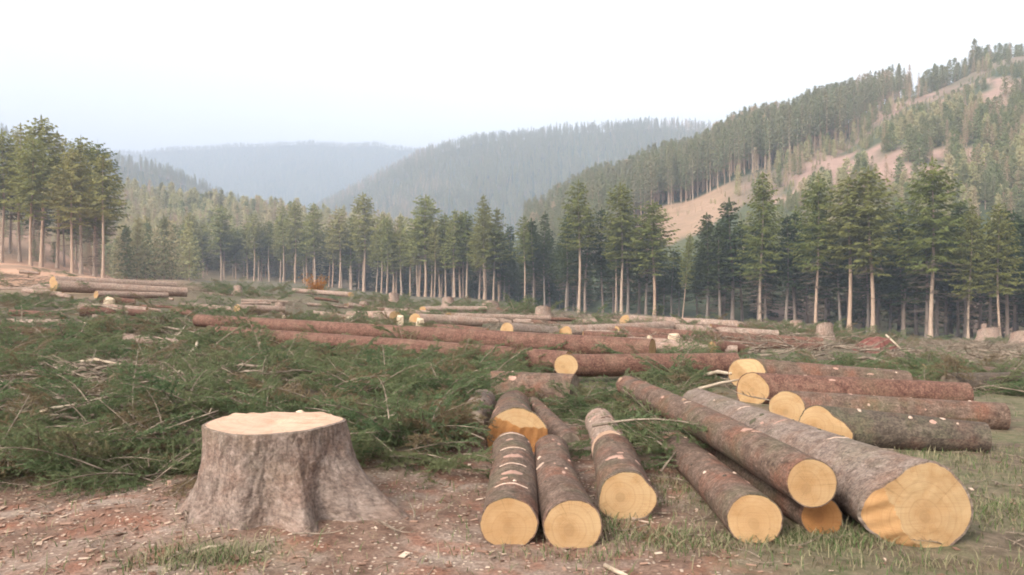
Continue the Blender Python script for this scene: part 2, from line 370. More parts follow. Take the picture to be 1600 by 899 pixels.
def prof_hill(name, label, Y0, sky_u, sky_y, py, pv, us, mat, low=-8, bump=2.0, s=0, Ys=None, drop=0.0, k=1.0):
    Y0 = Y0*k; py = [v*k for v in py]
    def zf(u, Y):
        top = pz(np.interp(u, sky_u, sky_y), Y0)-drop
        x = (np.asarray(u)-800)/F*Y
        return low + (top-low)*np.interp(Y, py, pv) + bump*fbm(x*.012, np.asarray(Y)*.012, 0, 4, s)
    build_hill(name, label, zf, us, np.linspace(py[0], py[-1], 60) if Ys is None else Ys, mat)
    return zf
hill_b = prof_hill('hill', 'rounded hazy hill in the middle distance covered with grey-green forest', 800, [380, 430, 500, 560, 660, 760, 870, 1000, 1120, 1300, 1800],
    [470, 370, 318, 288, 232, 209, 196, 187, 194, 204, 240], [430, 520, 600, 700, 800, 950, 1150], [0, .22, .45, .75, 1, .95, .7], np.linspace(380, 1800, 100), M['hill_far'], -8, 7, 3, None, 12, 1.6)
hill_a = prof_hill('far_ridge', 'long pale blue ridge closing the valley under the white sky', 1200, [-900, -200, 0, 170, 300, 440, 560, 660, 800, 1000, 1600],
    [250, 225, 232, 236, 229, 220, 223, 228, 240, 260, 330], [780, 900, 1050, 1200, 1350, 1700], [0, .3, .68, 1, .97, .6], np.linspace(-900, 1600, 120), M['hill_far'], -10, 10, 8, None, 12, 2.0)
hill_e = prof_hill('hill', 'dark blue spur sloping down behind the left trees', 650, [-900, 0, 100, 170, 250, 300, 350, 420, 480, 560],
    [170, 205, 222, 240, 260, 280, 304, 330, 350, 460], [440, 520, 650, 780, 950], [0, .35, 1, .9, .5], np.linspace(-900, 560, 80), M['hill_far'], -8, 4, 15, None, 10, 1.4)
hill_d = prof_hill('hill', 'low pale hillside of young trees behind the left end of the treeline', 400, [-900, -300, 0, 170, 300, 450, 600, 720, 820],
    [200, 250, 290, 318, 332, 352, 372, 400, 480], [230, 300, 400, 480, 620], [0, .4, 1, .95, .6], np.linspace(-900, 820, 100), hill_mat('pale_hillside', (.17, .135, .075), (.26, .19, .12), (.3, .2, .15)), -6, 2, 18)

# ------------------------------------------------------------------ spruce trees
def kite(mb, p, dirv, side, L, wd):
    a, b = p, p+dirv*L; c = p+dirv*(L*.4)
    mb.add([a, c+side*wd, b, c-side*wd], [(0, 1, 2, 3)])
def spruce(seed, h=25.0, cs=.42, rmax=2.6, step=.55, nb=6, tw=.36, thick=1.0, ragged=.35, dead=0, simple_trunk=False, shape=.75, bare=False):
    r = random.Random(seed); nr = np.random.default_rng(seed)
    K = []                                                     # rows of four points each
    z0 = cs*h; z = z0; lean = np.array([r.uniform(-.012, .012), r.uniform(-.012, .012)])
    axis = lambda zz: np.array([lean[0]*zz + .12*math.sin(zz*.25+seed), lean[1]*zz + .1*math.cos(zz*.21+seed*2), zz])
    while z < h-.3:
        t = (h-z)/(h-z0)
        prof = (t**shape)*(1 if t < .72 else 1-.38*(t-.72)/.28)
        nbr = max(3, int(nb*(.7+.5*r.random()) if t > .12 else 4))
        ph = r.random()*6.28
        for k in range(nbr):
            if t > .8 and r.random() < .3: continue
            L = (.25+rmax*prof)*(1-ragged+2*ragged*r.random()*.75)
            th = ph+k*6.283/nbr+r.uniform(-.35, .35)
            o = np.array([math.cos(th), math.sin(th), 0]); s = np.array([-o[1], o[0], 0])
            sl = .45-1.0*min(1, t*1.3) + r.uniform(-.15, .15)
            base = axis(z+r.uniform(-.25, .25)); ns = max(2, int(L/tw))
            for q in range(ns+1):
                f = (q+.35*r.random())/ns
                p = base+o*(L*f)+np.array([0, 0, 1])*(L*(sl*f+.38*f*f*min(1, t*1.6)))
                wl = (.35+.55*(1-abs(f-.45)))*min(1, .5+L*.25)
                for sd in (-1, 1, 0):
                    if f < .2 and sd == 0: continue
                    dv = o*r.uniform(.35, .8)+s*(sd*r.uniform(.5, 1.0))+np.array([0, 0, r.uniform(-.75, .12)])
                    dv /= np.linalg.norm(dv); L2 = wl*r.uniform(.6, 1.15)
                    sv = np.cross(dv, nr.normal(size=3)); sv /= np.linalg.norm(sv)+1e-9
                    c = p+dv*(L2*.42); wd = (.10+.06*r.random())*thick*(.45 if bare else 1)
                    K.append((p, c+sv*wd, p+dv*L2+np.array([0, 0, -.08]), c-sv*wd))
        z += step*(.75+.5*r.random())*(.75 if t < .3 else 1)
    for q in range(5):
        p = axis(h-.9+.2*q); K.append((p, p+np.array([.1, 0, .35]), p+np.array([0, 0, .8]), p+np.array([-.1, 0, .35])))
    KV = np.array(K).reshape(-1, 3); KF = np.arange(len(KV)).reshape(-1, 4).tolist()
    crown = mesh_of('crown', KV, KF, M['needle'], None, False)
    tb = MB(); n = 5 if simple_trunk else 9
    zs = np.linspace(-.6, h-.5, n); P = [axis(zz) for zz in zs]
    rad = np.interp(zs, [-.6, .6, h*.4, h-.5], [.30, .20, .15, .02])*h/25
    tb.add(*tube(P, rad, 5 if simple_trunk else 9, False))
    me_t = mesh_of('trunk', np.concatenate(tb.v), tb.f, M['trunk'])
    me_d = None
    if dead:
        db = MB()
        for k in range(dead):
            zz = h*r.uniform(.08 if dead > 25 else .2, cs+.06); th = r.random()*6.28; L = r.uniform(.7, 1.0)*(1.0+rmax*.45*(zz/z0))
            o = np.array([math.cos(th), math.sin(th), 0]); base = axis(zz); dr = r.uniform(-.35, .05)
            P = [base, base+o*L*.5+np.array([0, 0, dr*L*.4]), base+o*L+np.array([0, 0, dr*L])]
            db.add(*tube(P, [.035, .022, .008], 3, False))
            for q in range(int(4+L*3)):
                f = r.uniform(.25, 1); p = base+o*L*f+np.array([0, 0, dr*L*f]); s = np.array([-o[1], o[0], 0])*r.choice((-1, 1))
                dv = o*r.uniform(.2, .8)+s*r.uniform(.3, 1)+np.array([0, 0, r.uniform(-.7, .1)]); dv /= np.linalg.norm(dv)
                kite(db, p, dv, np.array([0, 0, 1.0]), r.uniform(.3, .75), .035)
        me_d = mesh_of('dead_branches', np.concatenate(db.v), db.f, M['dead'], None, False)
    return me_t, crown, me_d
def recolour(me, m):
    c = me.copy(); c.materials.clear(); c.materials.append(m); return c
VAR = {}
VAR['tall'] = [spruce(11, cs=.45, rmax=3.1, nb=7, dead=14, shape=.58), spruce(12, cs=.50, rmax=2.9, nb=7, dead=10, shape=.6), spruce(13, cs=.40, rmax=3.5, nb=7, dead=18, ragged=.42, shape=.58)]
VAR['full'] = [spruce(21, cs=.36, rmax=4.3, dead=46, nb=7, ragged=.42), spruce(22, cs=.33, rmax=4.0, dead=55, nb=7, ragged=.45), spruce(23, cs=.40, rmax=4.5, dead=50, nb=7, ragged=.4)]
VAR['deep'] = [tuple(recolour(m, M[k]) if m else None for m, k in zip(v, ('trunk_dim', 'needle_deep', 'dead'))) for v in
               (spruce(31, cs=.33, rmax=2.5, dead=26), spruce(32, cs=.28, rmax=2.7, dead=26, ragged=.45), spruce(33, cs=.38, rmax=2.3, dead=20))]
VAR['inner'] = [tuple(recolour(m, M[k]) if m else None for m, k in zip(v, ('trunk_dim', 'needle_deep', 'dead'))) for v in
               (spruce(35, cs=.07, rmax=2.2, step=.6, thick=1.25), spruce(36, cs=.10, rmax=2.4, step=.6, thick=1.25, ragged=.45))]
VAR['tall'] += [spruce(14, cs=.37, rmax=2.8, nb=6, dead=16, ragged=.5, shape=.7), spruce(15, cs=.55, rmax=2.6, nb=7, dead=22, ragged=.45, shape=.5)]
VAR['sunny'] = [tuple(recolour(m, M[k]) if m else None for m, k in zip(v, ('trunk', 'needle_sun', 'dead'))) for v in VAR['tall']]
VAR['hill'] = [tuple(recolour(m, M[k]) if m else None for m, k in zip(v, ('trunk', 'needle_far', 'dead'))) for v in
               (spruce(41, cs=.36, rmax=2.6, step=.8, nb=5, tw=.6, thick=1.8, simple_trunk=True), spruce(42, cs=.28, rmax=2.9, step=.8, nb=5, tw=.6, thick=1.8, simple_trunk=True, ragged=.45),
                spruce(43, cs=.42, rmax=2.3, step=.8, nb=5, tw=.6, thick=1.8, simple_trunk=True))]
VAR['young'] = [tuple(recolour(m, M[k]) if m else None for m, k in zip(v, ('trunk', 'needle_young', 'dead'))) for v in
                (spruce(51, h=12, cs=.08, rmax=2.3, step=.5, nb=5, tw=.5, thick=1.5, simple_trunk=True), spruce(52, h=12, cs=.12, rmax=2.0, step=.5, nb=5, tw=.5, thick=1.5, simple_trunk=True, ragged=.45))]
VAR['pale'] = [tuple(recolour(m, M[k]) if m else None for m, k in zip(v, ('trunk', 'needle_pale', 'dead'))) for v in VAR['young']]
VAR['larch'] = [tuple(recolour(m, M[k]) if m else None for m, k in zip(v, ('trunk', 'larch', 'dead'))) for v in
                (spruce(61, h=20, cs=.25, rmax=2.3, step=.7, nb=5, tw=.5, thick=1.3, simple_trunk=True, bare=True), spruce(62, h=20, cs=.3, rmax=2.0, step=.7, nb=5, tw=.5, thick=1.3, simple_trunk=True, bare=True))]
BASE_H = {'inner': 25, 'sunny': 25, 'pale': 12, 'tall': 25, 'full': 25, 'deep': 25, 'hill': 25, 'young': 12, 'larch': 20}
PROTO = {}
def plant(x, y, z, h, kind, k, label, group, rz=None, name='spruce_tree', wide=1.0, tilt=0.0):
    t = thing(name, (x, y, z), label, 'tree', group, random.random()*6.28 if rz is None else rz)
    s = h/BASE_H[kind]; t.scale = (s*wide, s*wide, s)
    if tilt: t.rotation_euler = (0, tilt, 0)
    mt, mc, md = VAR[kind][k % len(VAR[kind])]
    parts = [link('trunk', mt, t), link('crown', mc, t)]
    if md is not None: parts.append(link('dead_branches', md, t)); parts[-1]['kind'] = 'stuff'
    PROTO.setdefault((kind, k % len(VAR[kind])), parts[:2])
    return t
yline = lambda u: float(np.interp(u, [0, 250, 400, 550, 700, 900, 1050, 1200, 1330, 1450, 1600, 1900], [285, 275, 270, 240, 195, 155, 145, 133, 122, 114, 110, 104]))
FRONT = [  # pixel column, top row, kind, variant, width, label
    (298, 332, 'tall', 0, .9, 'pale slim spruce at the far left end of the treeline, beside the young trees'),
    (345, 322, 'tall', 2, 1.1, 'bushy hazy spruce second from the left end of the treeline'),
    (397, 334, 'tall', 1, .9, 'short hazy spruce left of the grey-trunked trees in the treeline'),
    (443, 322, 'tall', 1, .8, 'slim spruce with a thin grey trunk left of the rusty bush'),
    (462, 314, 'tall', 0, .9, 'tall spruce with a bare pale trunk just left of the rusty bush'),
    (492, 318, 'tall', 2, .8, 'spruce standing directly behind the rusty bush'),
    (531, 326, 'tall', 1, 1.1, 'spruce behind the far log with the pale end, crown broad and round'),
    (570, 303, 'tall', 0, 1.0, 'tall spruce with a reddish trunk rising above its left neighbours'),
    (596, 334, 'tall', 1, .8, 'thin spruce in the close pair right of the reddish trunk, left one'),
    (605, 338, 'tall', 0, .7, 'thin spruce in the close pair right of the reddish trunk, right one'),
    (664, 306, 'tall', 2, 1.15, 'broad sunlit spruce with a thin low neighbour against its right side'),
    (679, 345, 'tall', 1, .7, 'thin low spruce tucked against the right side of a broad sunlit spruce'),
    (708, 346, 'deep', 0, .9, 'dark short spruce left of the spruce with drooping brown branches'),
    (757, 306, 'full', 0, .8, 'sunlit spruce with brown drooping branches in the middle of the treeline'),
    (820, 338, 'tall', 1, .8, 'slim dark spruce right of the spruce with drooping brown branches'),
    (850, 332, 'deep', 2, .8, 'dark narrow spruce left of the tallest bare white trunk'),
    (905, 284, 'tall', 1, .95, 'tall spruce with a long bare whitish trunk near the centre of the treeline'),
    (941, 325, 'deep', 2, .8, 'dark spruce between the two long pale trunks at the centre'),
    (962, 345, 'tall', 1, .6, 'thin leaning spruce touching the second long pale trunk'),
    (972, 288, 'tall', 0, .95, 'tall spruce with pale trunk above the left end of the far log pile'),
    (1022, 315, 'tall', 2, 1.15, 'broad green spruce standing behind the far log pile'),
    (1105, 335, 'deep', 1, 1.3, 'wide dark spruce right of the leaning tree'),
    (1145, 312, 'deep', 0, 1.3, 'dark dense spruce left of the yellowish trunk at the orange clearing'),
    (1188, 272, 'full', 1, 1.0, 'large spruce with a yellowish trunk and bare brown lower branches'),
    (1240, 330, 'deep', 2, 1.2, 'dark low spruce between two large spruces behind the log pile end'),
    (1275, 270, 'full', 2, 1.0, 'large blue-green spruce with reddish trunk behind the right end of the log pile'),
    (1328, 278, 'tall', 1, 1.15, 'tall spruce with bright bare trunk, left of the pair above the red soil mound'),
    (1363, 263, 'tall', 2, 1.05, 'tall spruce with bright bare trunk, right of the pair above the red soil mound'),
    (1410, 325, 'deep', 1, 1.1, 'dark spruce in the gap left of the biggest spruce'),
    (1455, 248, 'full', 2, 1.2, 'biggest spruce of the treeline with a broad crown, right of the red soil mound'),
    (1513, 322, 'full', 1, .9, 'mid green spruce with a thin trunk right of the biggest spruce'),
    (1561, 318, 'full', 0, 1.0, 'spruce with a pale bare trunk near the right edge beside the white stumps'),
    (1604, 340, 'deep', 0, 1.2, 'dark spruce cut by the right edge of the picture'),
]
for u, top, kind, k, wide, lab in FRONT:
    Y = yline(u)*(1.06 if kind == 'deep' else 1); x = (u-800)/F*Y; z = gz(x, Y)
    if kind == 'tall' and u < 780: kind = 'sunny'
    plant(x, Y, z-.1, pz(top, Y)-z, kind, k, lab, 'front row spruces of the treeline', None, 'spruce_tree', wide*(1.5 if kind != 'full' else 1.2), random.uniform(-.015, .015))
Y = yline(1075); x = (1066-800)/F*Y; z = gz(x, Y)
plant(x, Y, z, pz(365, Y)-z, 'tall', 2, 'slim spruce leaning to the right behind the far log pile', 'front row spruces of the treeline', None, 'spruce_tree', .7, .10)
cnt = 0
for i in range(34):
    uu = 285+i*15+random.uniform(-7, 7); Y = yline(uu)+random.uniform(2, 9); x = (uu-800)/F*Y; z = gz(x, Y)
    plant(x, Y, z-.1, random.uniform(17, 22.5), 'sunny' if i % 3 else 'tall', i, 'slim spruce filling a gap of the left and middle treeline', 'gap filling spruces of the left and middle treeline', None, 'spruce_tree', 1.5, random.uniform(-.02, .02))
for u in np.linspace(270, 1960, 46):
    for row in range(4):
        uu = u + random.uniform(-17, 17); Y = yline(uu)+7+row*10+random.uniform(-4, 4)
        if (1035 < uu < 1095 and row > 1) or (row == 3 and uu > 760): continue
        x = (uu-800)/F*Y; z = gz(x, Y); h = random.uniform(16.5, 21.5) * (.92 if uu < 800 else 1)
        if 1035 < uu < 1100: h = 13
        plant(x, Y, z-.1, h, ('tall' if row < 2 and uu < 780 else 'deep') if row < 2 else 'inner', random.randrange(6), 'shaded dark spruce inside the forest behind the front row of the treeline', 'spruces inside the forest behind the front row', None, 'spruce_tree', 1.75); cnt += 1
LEFT = [(4, 205, 0), (30, 196, 1), (48, 215, 2), (66, 184, 0), (90, 208, 1), (112, 232, 2), (126, 214, 0), (148, 220, 2), (160, 240, 1), (-30, 200, 0), (-70, 190, 2), (-120, 195, 1)]
LL = ['tall spruce at the left edge of the photo with bare trunk', 'second spruce from the left edge, top pointed, in the left stand', 'darker shorter spruce left of the tallest tree of the left stand',
      'tallest spruce of the left stand with a long bright trunk', 'spruce just right of the tallest tree in the left stand', 'short spruce in the dip of the left stand',
      'spruce left of the outermost pair of the left stand', 'outermost bushy spruce at the right side of the left stand', 'low spruce at the right foot of the left stand']
for i, (u, top, k) in enumerate(LEFT):
    Y = 144+8*math.sin(i*2.1); x = (u-800)/F*Y; z = gz(x, Y)
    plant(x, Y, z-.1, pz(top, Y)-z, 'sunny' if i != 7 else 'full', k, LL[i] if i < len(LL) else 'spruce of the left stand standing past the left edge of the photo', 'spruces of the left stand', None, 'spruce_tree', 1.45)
for i in range(20):
    u = random.uniform(-140, 162); Y = random.uniform(156, 190); x = (u-800)/F*Y; z = gz(x, Y)
    plant(x, Y, z-.1, random.uniform(16, 20.5), 'deep' if i % 2 else 'tall', i, 'spruce in the back rows of the left stand', 'back row spruces of the left stand', None, 'spruce_tree', 1.35)
for i in range(16):
    u = 178+i*8+random.uniform(-6, 6); Y = random.uniform(175, 215); x = (u-800)/F*Y; z = gz(x, Y)
    plant(x, Y, z-.1, random.uniform(11, 16), 'pale' if i % 3 else 'young', i, 'pale green young spruce with branches to the ground between the left stand and the treeline', 'young spruces right of the left stand')
for i in range(48):
    u = 940+i*10.1+random.uniform(-4, 4); Y = float(strip_hi(u))+2+random.uniform(0, 7); x = (u-800)/F*Y
    plant(x, Y, float(hill_c(u, Y))-.3, random.uniform(17, 22)*(.8 if u > 1330 else 1), 'hill', i, 'hazy spruce at the forest edge above the pale clearing on the right hill', 'forest edge spruces on the right hill')
for i, u in enumerate((1446, 1462, 1478, 1492, 1508, 1524, 1530, 1556, 1570, 1588, 1612, 1640)):
    Y = float(strip_hi(u))+10; x = (u-800)/F*Y
    plant(x, Y, float(hill_c(u, Y))-.3, (11, 13, 10, 12, 9, 16, 12, 10, 8, 9, 9, 10)[i], 'young', i, 'small spruce on the skyline at the top of the felled strip', 'skyline spruces above the felled strip')
l1 = plant((1180-800)/F*262, 262, float(hill_c(1180, 262)), 13, 'larch', 0, 'bare brown larch on the orange clearing of the right hill', 'bare larches on the right hill', None, 'larch_tree')
l2 = plant((1235-800)/F*255, 255, float(hill_c(1235, 255)), 12, 'larch', 1, 'bare pinkish larch below the felled strip on the right hill', 'bare larches on the right hill', None, 'larch_tree')

# ------------------------------------------------------------------ scattered stuff (geometry nodes)
def scatter(name, label, protos, P, rot, scl, idx, cat='forest'):
    me = bpy.data.meshes.new(name); me.from_pydata(np.asarray(P).tolist(), [], [])
    a = me.attributes.new('rot', 'FLOAT_VECTOR', 'POINT'); a.data.foreach_set('vector', np.asarray(rot, np.float32).ravel())
    a = me.attributes.new('scl', 'FLOAT_VECTOR', 'POINT'); a.data.foreach_set('vector', np.asarray(scl, np.float32).ravel())
    a = me.attributes.new('idx', 'INT', 'POINT'); a.data.foreach_set('value', np.asarray(idx, np.int32))
    o = link(name, me)
    g = bpy.data.node_groups.new(name+'_nodes', 'GeometryNodeTree')
    g.interface.new_socket('Geometry', in_out='INPUT', socket_type='NodeSocketGeometry'); g.interface.new_socket('Geometry', in_out='OUTPUT', socket_type='NodeSocketGeometry')
    N = g.nodes; gi = N.new('NodeGroupInput'); go = N.new('NodeGroupOutput'); jn = N.new('GeometryNodeJoinGeometry')
    def attr(nm, ty):
        n = N.new('GeometryNodeInputNamedAttribute'); n.data_type = ty; n.inputs[0].default_value = nm; return n.outputs['Attribute']
    ar, as_, ai = attr('rot', 'FLOAT_VECTOR'), attr('scl', 'FLOAT_VECTOR'), attr('idx', 'INT')
    for k, objs in enumerate(protos):
        cmp_ = N.new('FunctionNodeCompare'); cmp_.data_type = 'INT'; cmp_.operation = 'EQUAL'
        si = [s for s in cmp_.inputs if s.type == 'INT']; g.links.new(ai, si[0]); si[1].default_value = k
        for ob in objs:
            oi = N.new('GeometryNodeObjectInfo'); oi.transform_space = 'ORIGINAL'; oi.inputs['Object'].default_value = ob; oi.inputs['As Instance'].default_value = True
            ip = N.new('GeometryNodeInstanceOnPoints')
            g.links.new(gi.outputs[0], ip.inputs['Points']); g.links.new(oi.outputs['Geometry'], ip.inputs['Instance'])
            g.links.new(cmp_.outputs[0], ip.inputs['Selection']); g.links.new(ar, ip.inputs['Rotation']); g.links.new(as_, ip.inputs['Scale'])
            g.links.new(ip.outputs[0], jn.inputs[0])
    g.links.new(jn.outputs[0], go.inputs[0])
    md = o.modifiers.new('scatter', 'NODES'); md.node_group = g
    return tag(o, label, cat, None, 'stuff')
def forest(name, label, zf, n, ur, Yr, keep, kinds, hts, sink=.3, hmul=None):
    u = rng.uniform(*ur, n); Y = np.sqrt(rng.uniform(Yr[0]**2, Yr[1]**2, n)); x = (u-800)/F*Y
    m = keep(u, Y, x); u, Y, x = u[m], Y[m], x[m]; n = len(u)
    z = zf(u, Y)-sink
    pr, bh = [], []
    for kd in kinds:
        for k in range(len(VAR[kd])): pr.append(PROTO[(kd, k)]); bh.append((BASE_H[kd], kinds[kd]))
    wt = lambda: np.array([kinds[kd](u, Y, x)/len(VAR[kd])*np.ones(n) for kd in kinds for _ in VAR[kd]])
    W = wt(); W /= W.sum(0); cum = np.cumsum(W, 0); idx = (rng.random(n)[None, :] > cum).sum(0).clip(0, len(pr)-1)
    h = rng.uniform(*hts, n)*(1 if hmul is None else hmul(u, Y)); s = h/np.array([b[0] for b in bh])[idx]
    rot = np.stack([np.zeros(n), np.zeros(n), rng.uniform(0, 6.28, n)], -1); scl = np.stack([s*rng.uniform(.9, 1.2, n)]*2+[s], -1)
    return scatter(name, label, pr, np.stack([x, Y, z], -1), rot, scl, idx)
one = lambda c: (lambda u, Y, x: c)
patch = lambda sc_, s, th, a: (lambda u, Y, x: np.clip((fbm(x*sc_, Y*sc_, 0, 3, s)-th)*8, 0.02, a))
forest('forest', 'hazy spruce forest filling the upper right hill behind the clearing edge', hill_c, 2600, (820, 1425), (245, 420),
       lambda u, Y, x: (Y > strip_hi(u)+9) | (u < 975), {'hill': one(1.0), 'larch': patch(.02, 5, .12, .6)}, (14, 22), .3, lambda u, Y: np.interp(u, [1330, 1420], [1, .72]))
forest('forest', 'deep interior of the dark spruce forest behind the treeline', lambda u, Y: ground_z((u-800)/F*Y, Y), 4200, (250, 2000), (125, 330), lambda u, Y, x: (Y > np.interp(u, [0, 250, 400, 550, 700, 900, 1050, 1200, 1330, 1450, 1600, 1900], [285, 275, 270, 240, 195, 155, 145, 133, 122, 114, 110, 104])+42) & (Y < np.interp(u, [400, 700, 900, 1500], [330, 290, 235, 185])) & (hill_c(u, Y) < 1.0) & ((u < 1030) | (u > 1100)), {'inner': one(1.0)}, (13, 19))
forest('forest', 'patchy green young plantation with pinkish larches on the right hill below the felled strip', hill_c, 11000, (1150, 2300), (185, 400),
       lambda u, Y, x: (Y < strip_lo(u)-1) & (fbm(x*.075, Y*.075, 0, 4, 44) < .13) & (u > 1225-(Y < 235)*120), {'young': one(1.0), 'pale': patch(.02, 9, -.1, .5), 'larch': patch(.03, 7, -.02, .8), 'hill': one(.15)}, (5.5, 11), .3, lambda u, Y: np.clip((strip_lo(u)-Y)/60, .22, 1))
forest('forest', 'small bushes and young trees dotted over the felled strip', hill_c, 2600, (1150, 1700), (225, 395), lambda u, Y, x: (Y > strip_lo(u)-4) & (Y < strip_hi(u)+4) & ((fbm(x*.06, Y*.06, 0, 3, 48) > np.interp(u, [1150, 1200, 1400, 1480], [.05, -.12, -.5, .0])) & (rng.random(len(u)) < np.interp(u, [1150, 1220, 1300, 1390, 1430, 1700], [.4, .8, 1, 1, .5, .5]))), {'young': one(.7), 'larch': one(.9), 'pale': one(.4)}, (2.5, 8))
forest('forest', 'low scrub and dead twigs scattered over the tan clearing of the right hill', hill_c, 420, (1000, 1300), (222, 284), lambda u, Y, x: (Y > strip_lo(u)-6) & (Y < strip_hi(u)) & (fbm(x*.09, Y*.09, 0, 3, 49) > -.05), {'larch': one(1.0), 'pale': one(.3)}, (.7, 2.4))
forest('forest', 'low ragged spruces on the skyline right above the felled strip', hill_c, 900, (1436, 1700), (335, 440), lambda u, Y, x: (Y > strip_hi(u)+7) & (Y < strip_hi(u)+34), {'young': one(.7), 'hill': one(.6), 'larch': one(.25)}, (6, 12))
forest('forest', 'forest on the right hill past the photo edge above the strip', hill_c, 1800, (1650, 2600), (400, 600), lambda u, Y, x: u > 0, {'hill': one(1.0)}, (12, 18))
forest('forest', 'pale mixed woodland on the low hillside behind the left treeline', hill_d, 3000, (-300, 800), (285, 500), lambda u, Y, x: u > -900,
       {'young': one(.25), 'pale': one(1.3), 'larch': patch(.02, 17, -.35, 1.2), 'hill': one(.03)}, (9, 16))
forest('forest', 'thicket of pale young trees at the foot of the low hillside behind the left treeline', lambda u, Y: ground_z((u-800)/F*Y, Y), 420, (165, 520), (215, 300), lambda u, Y, x: Y > np.interp(u, [170, 250, 300, 400, 520], [215, 225, 286, 282, 275]), {'pale': one(1.0), 'young': one(.3), 'larch': one(.25)}, (7, 14))
forest('forest', 'bare pinkish saplings covering the bank behind the left stand', lambda u, Y: ground_z((u-800)/F*Y, Y), 500, (-250, 170), (150, 310), lambda u, Y, x: u > -900, {'larch': one(1.0), 'young': one(.12)}, (2, 7))
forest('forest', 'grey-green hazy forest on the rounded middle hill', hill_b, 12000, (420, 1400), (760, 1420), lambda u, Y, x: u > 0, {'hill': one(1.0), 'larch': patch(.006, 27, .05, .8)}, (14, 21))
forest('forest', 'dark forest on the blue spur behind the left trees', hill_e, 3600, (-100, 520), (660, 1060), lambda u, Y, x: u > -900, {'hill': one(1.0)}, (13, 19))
forest('forest', 'blue distant forest on the long far ridge', hill_a, 14000, (80, 760), (1900, 2560), lambda u, Y, x: u > -900, {'hill': one(1.0)}, (11, 18))

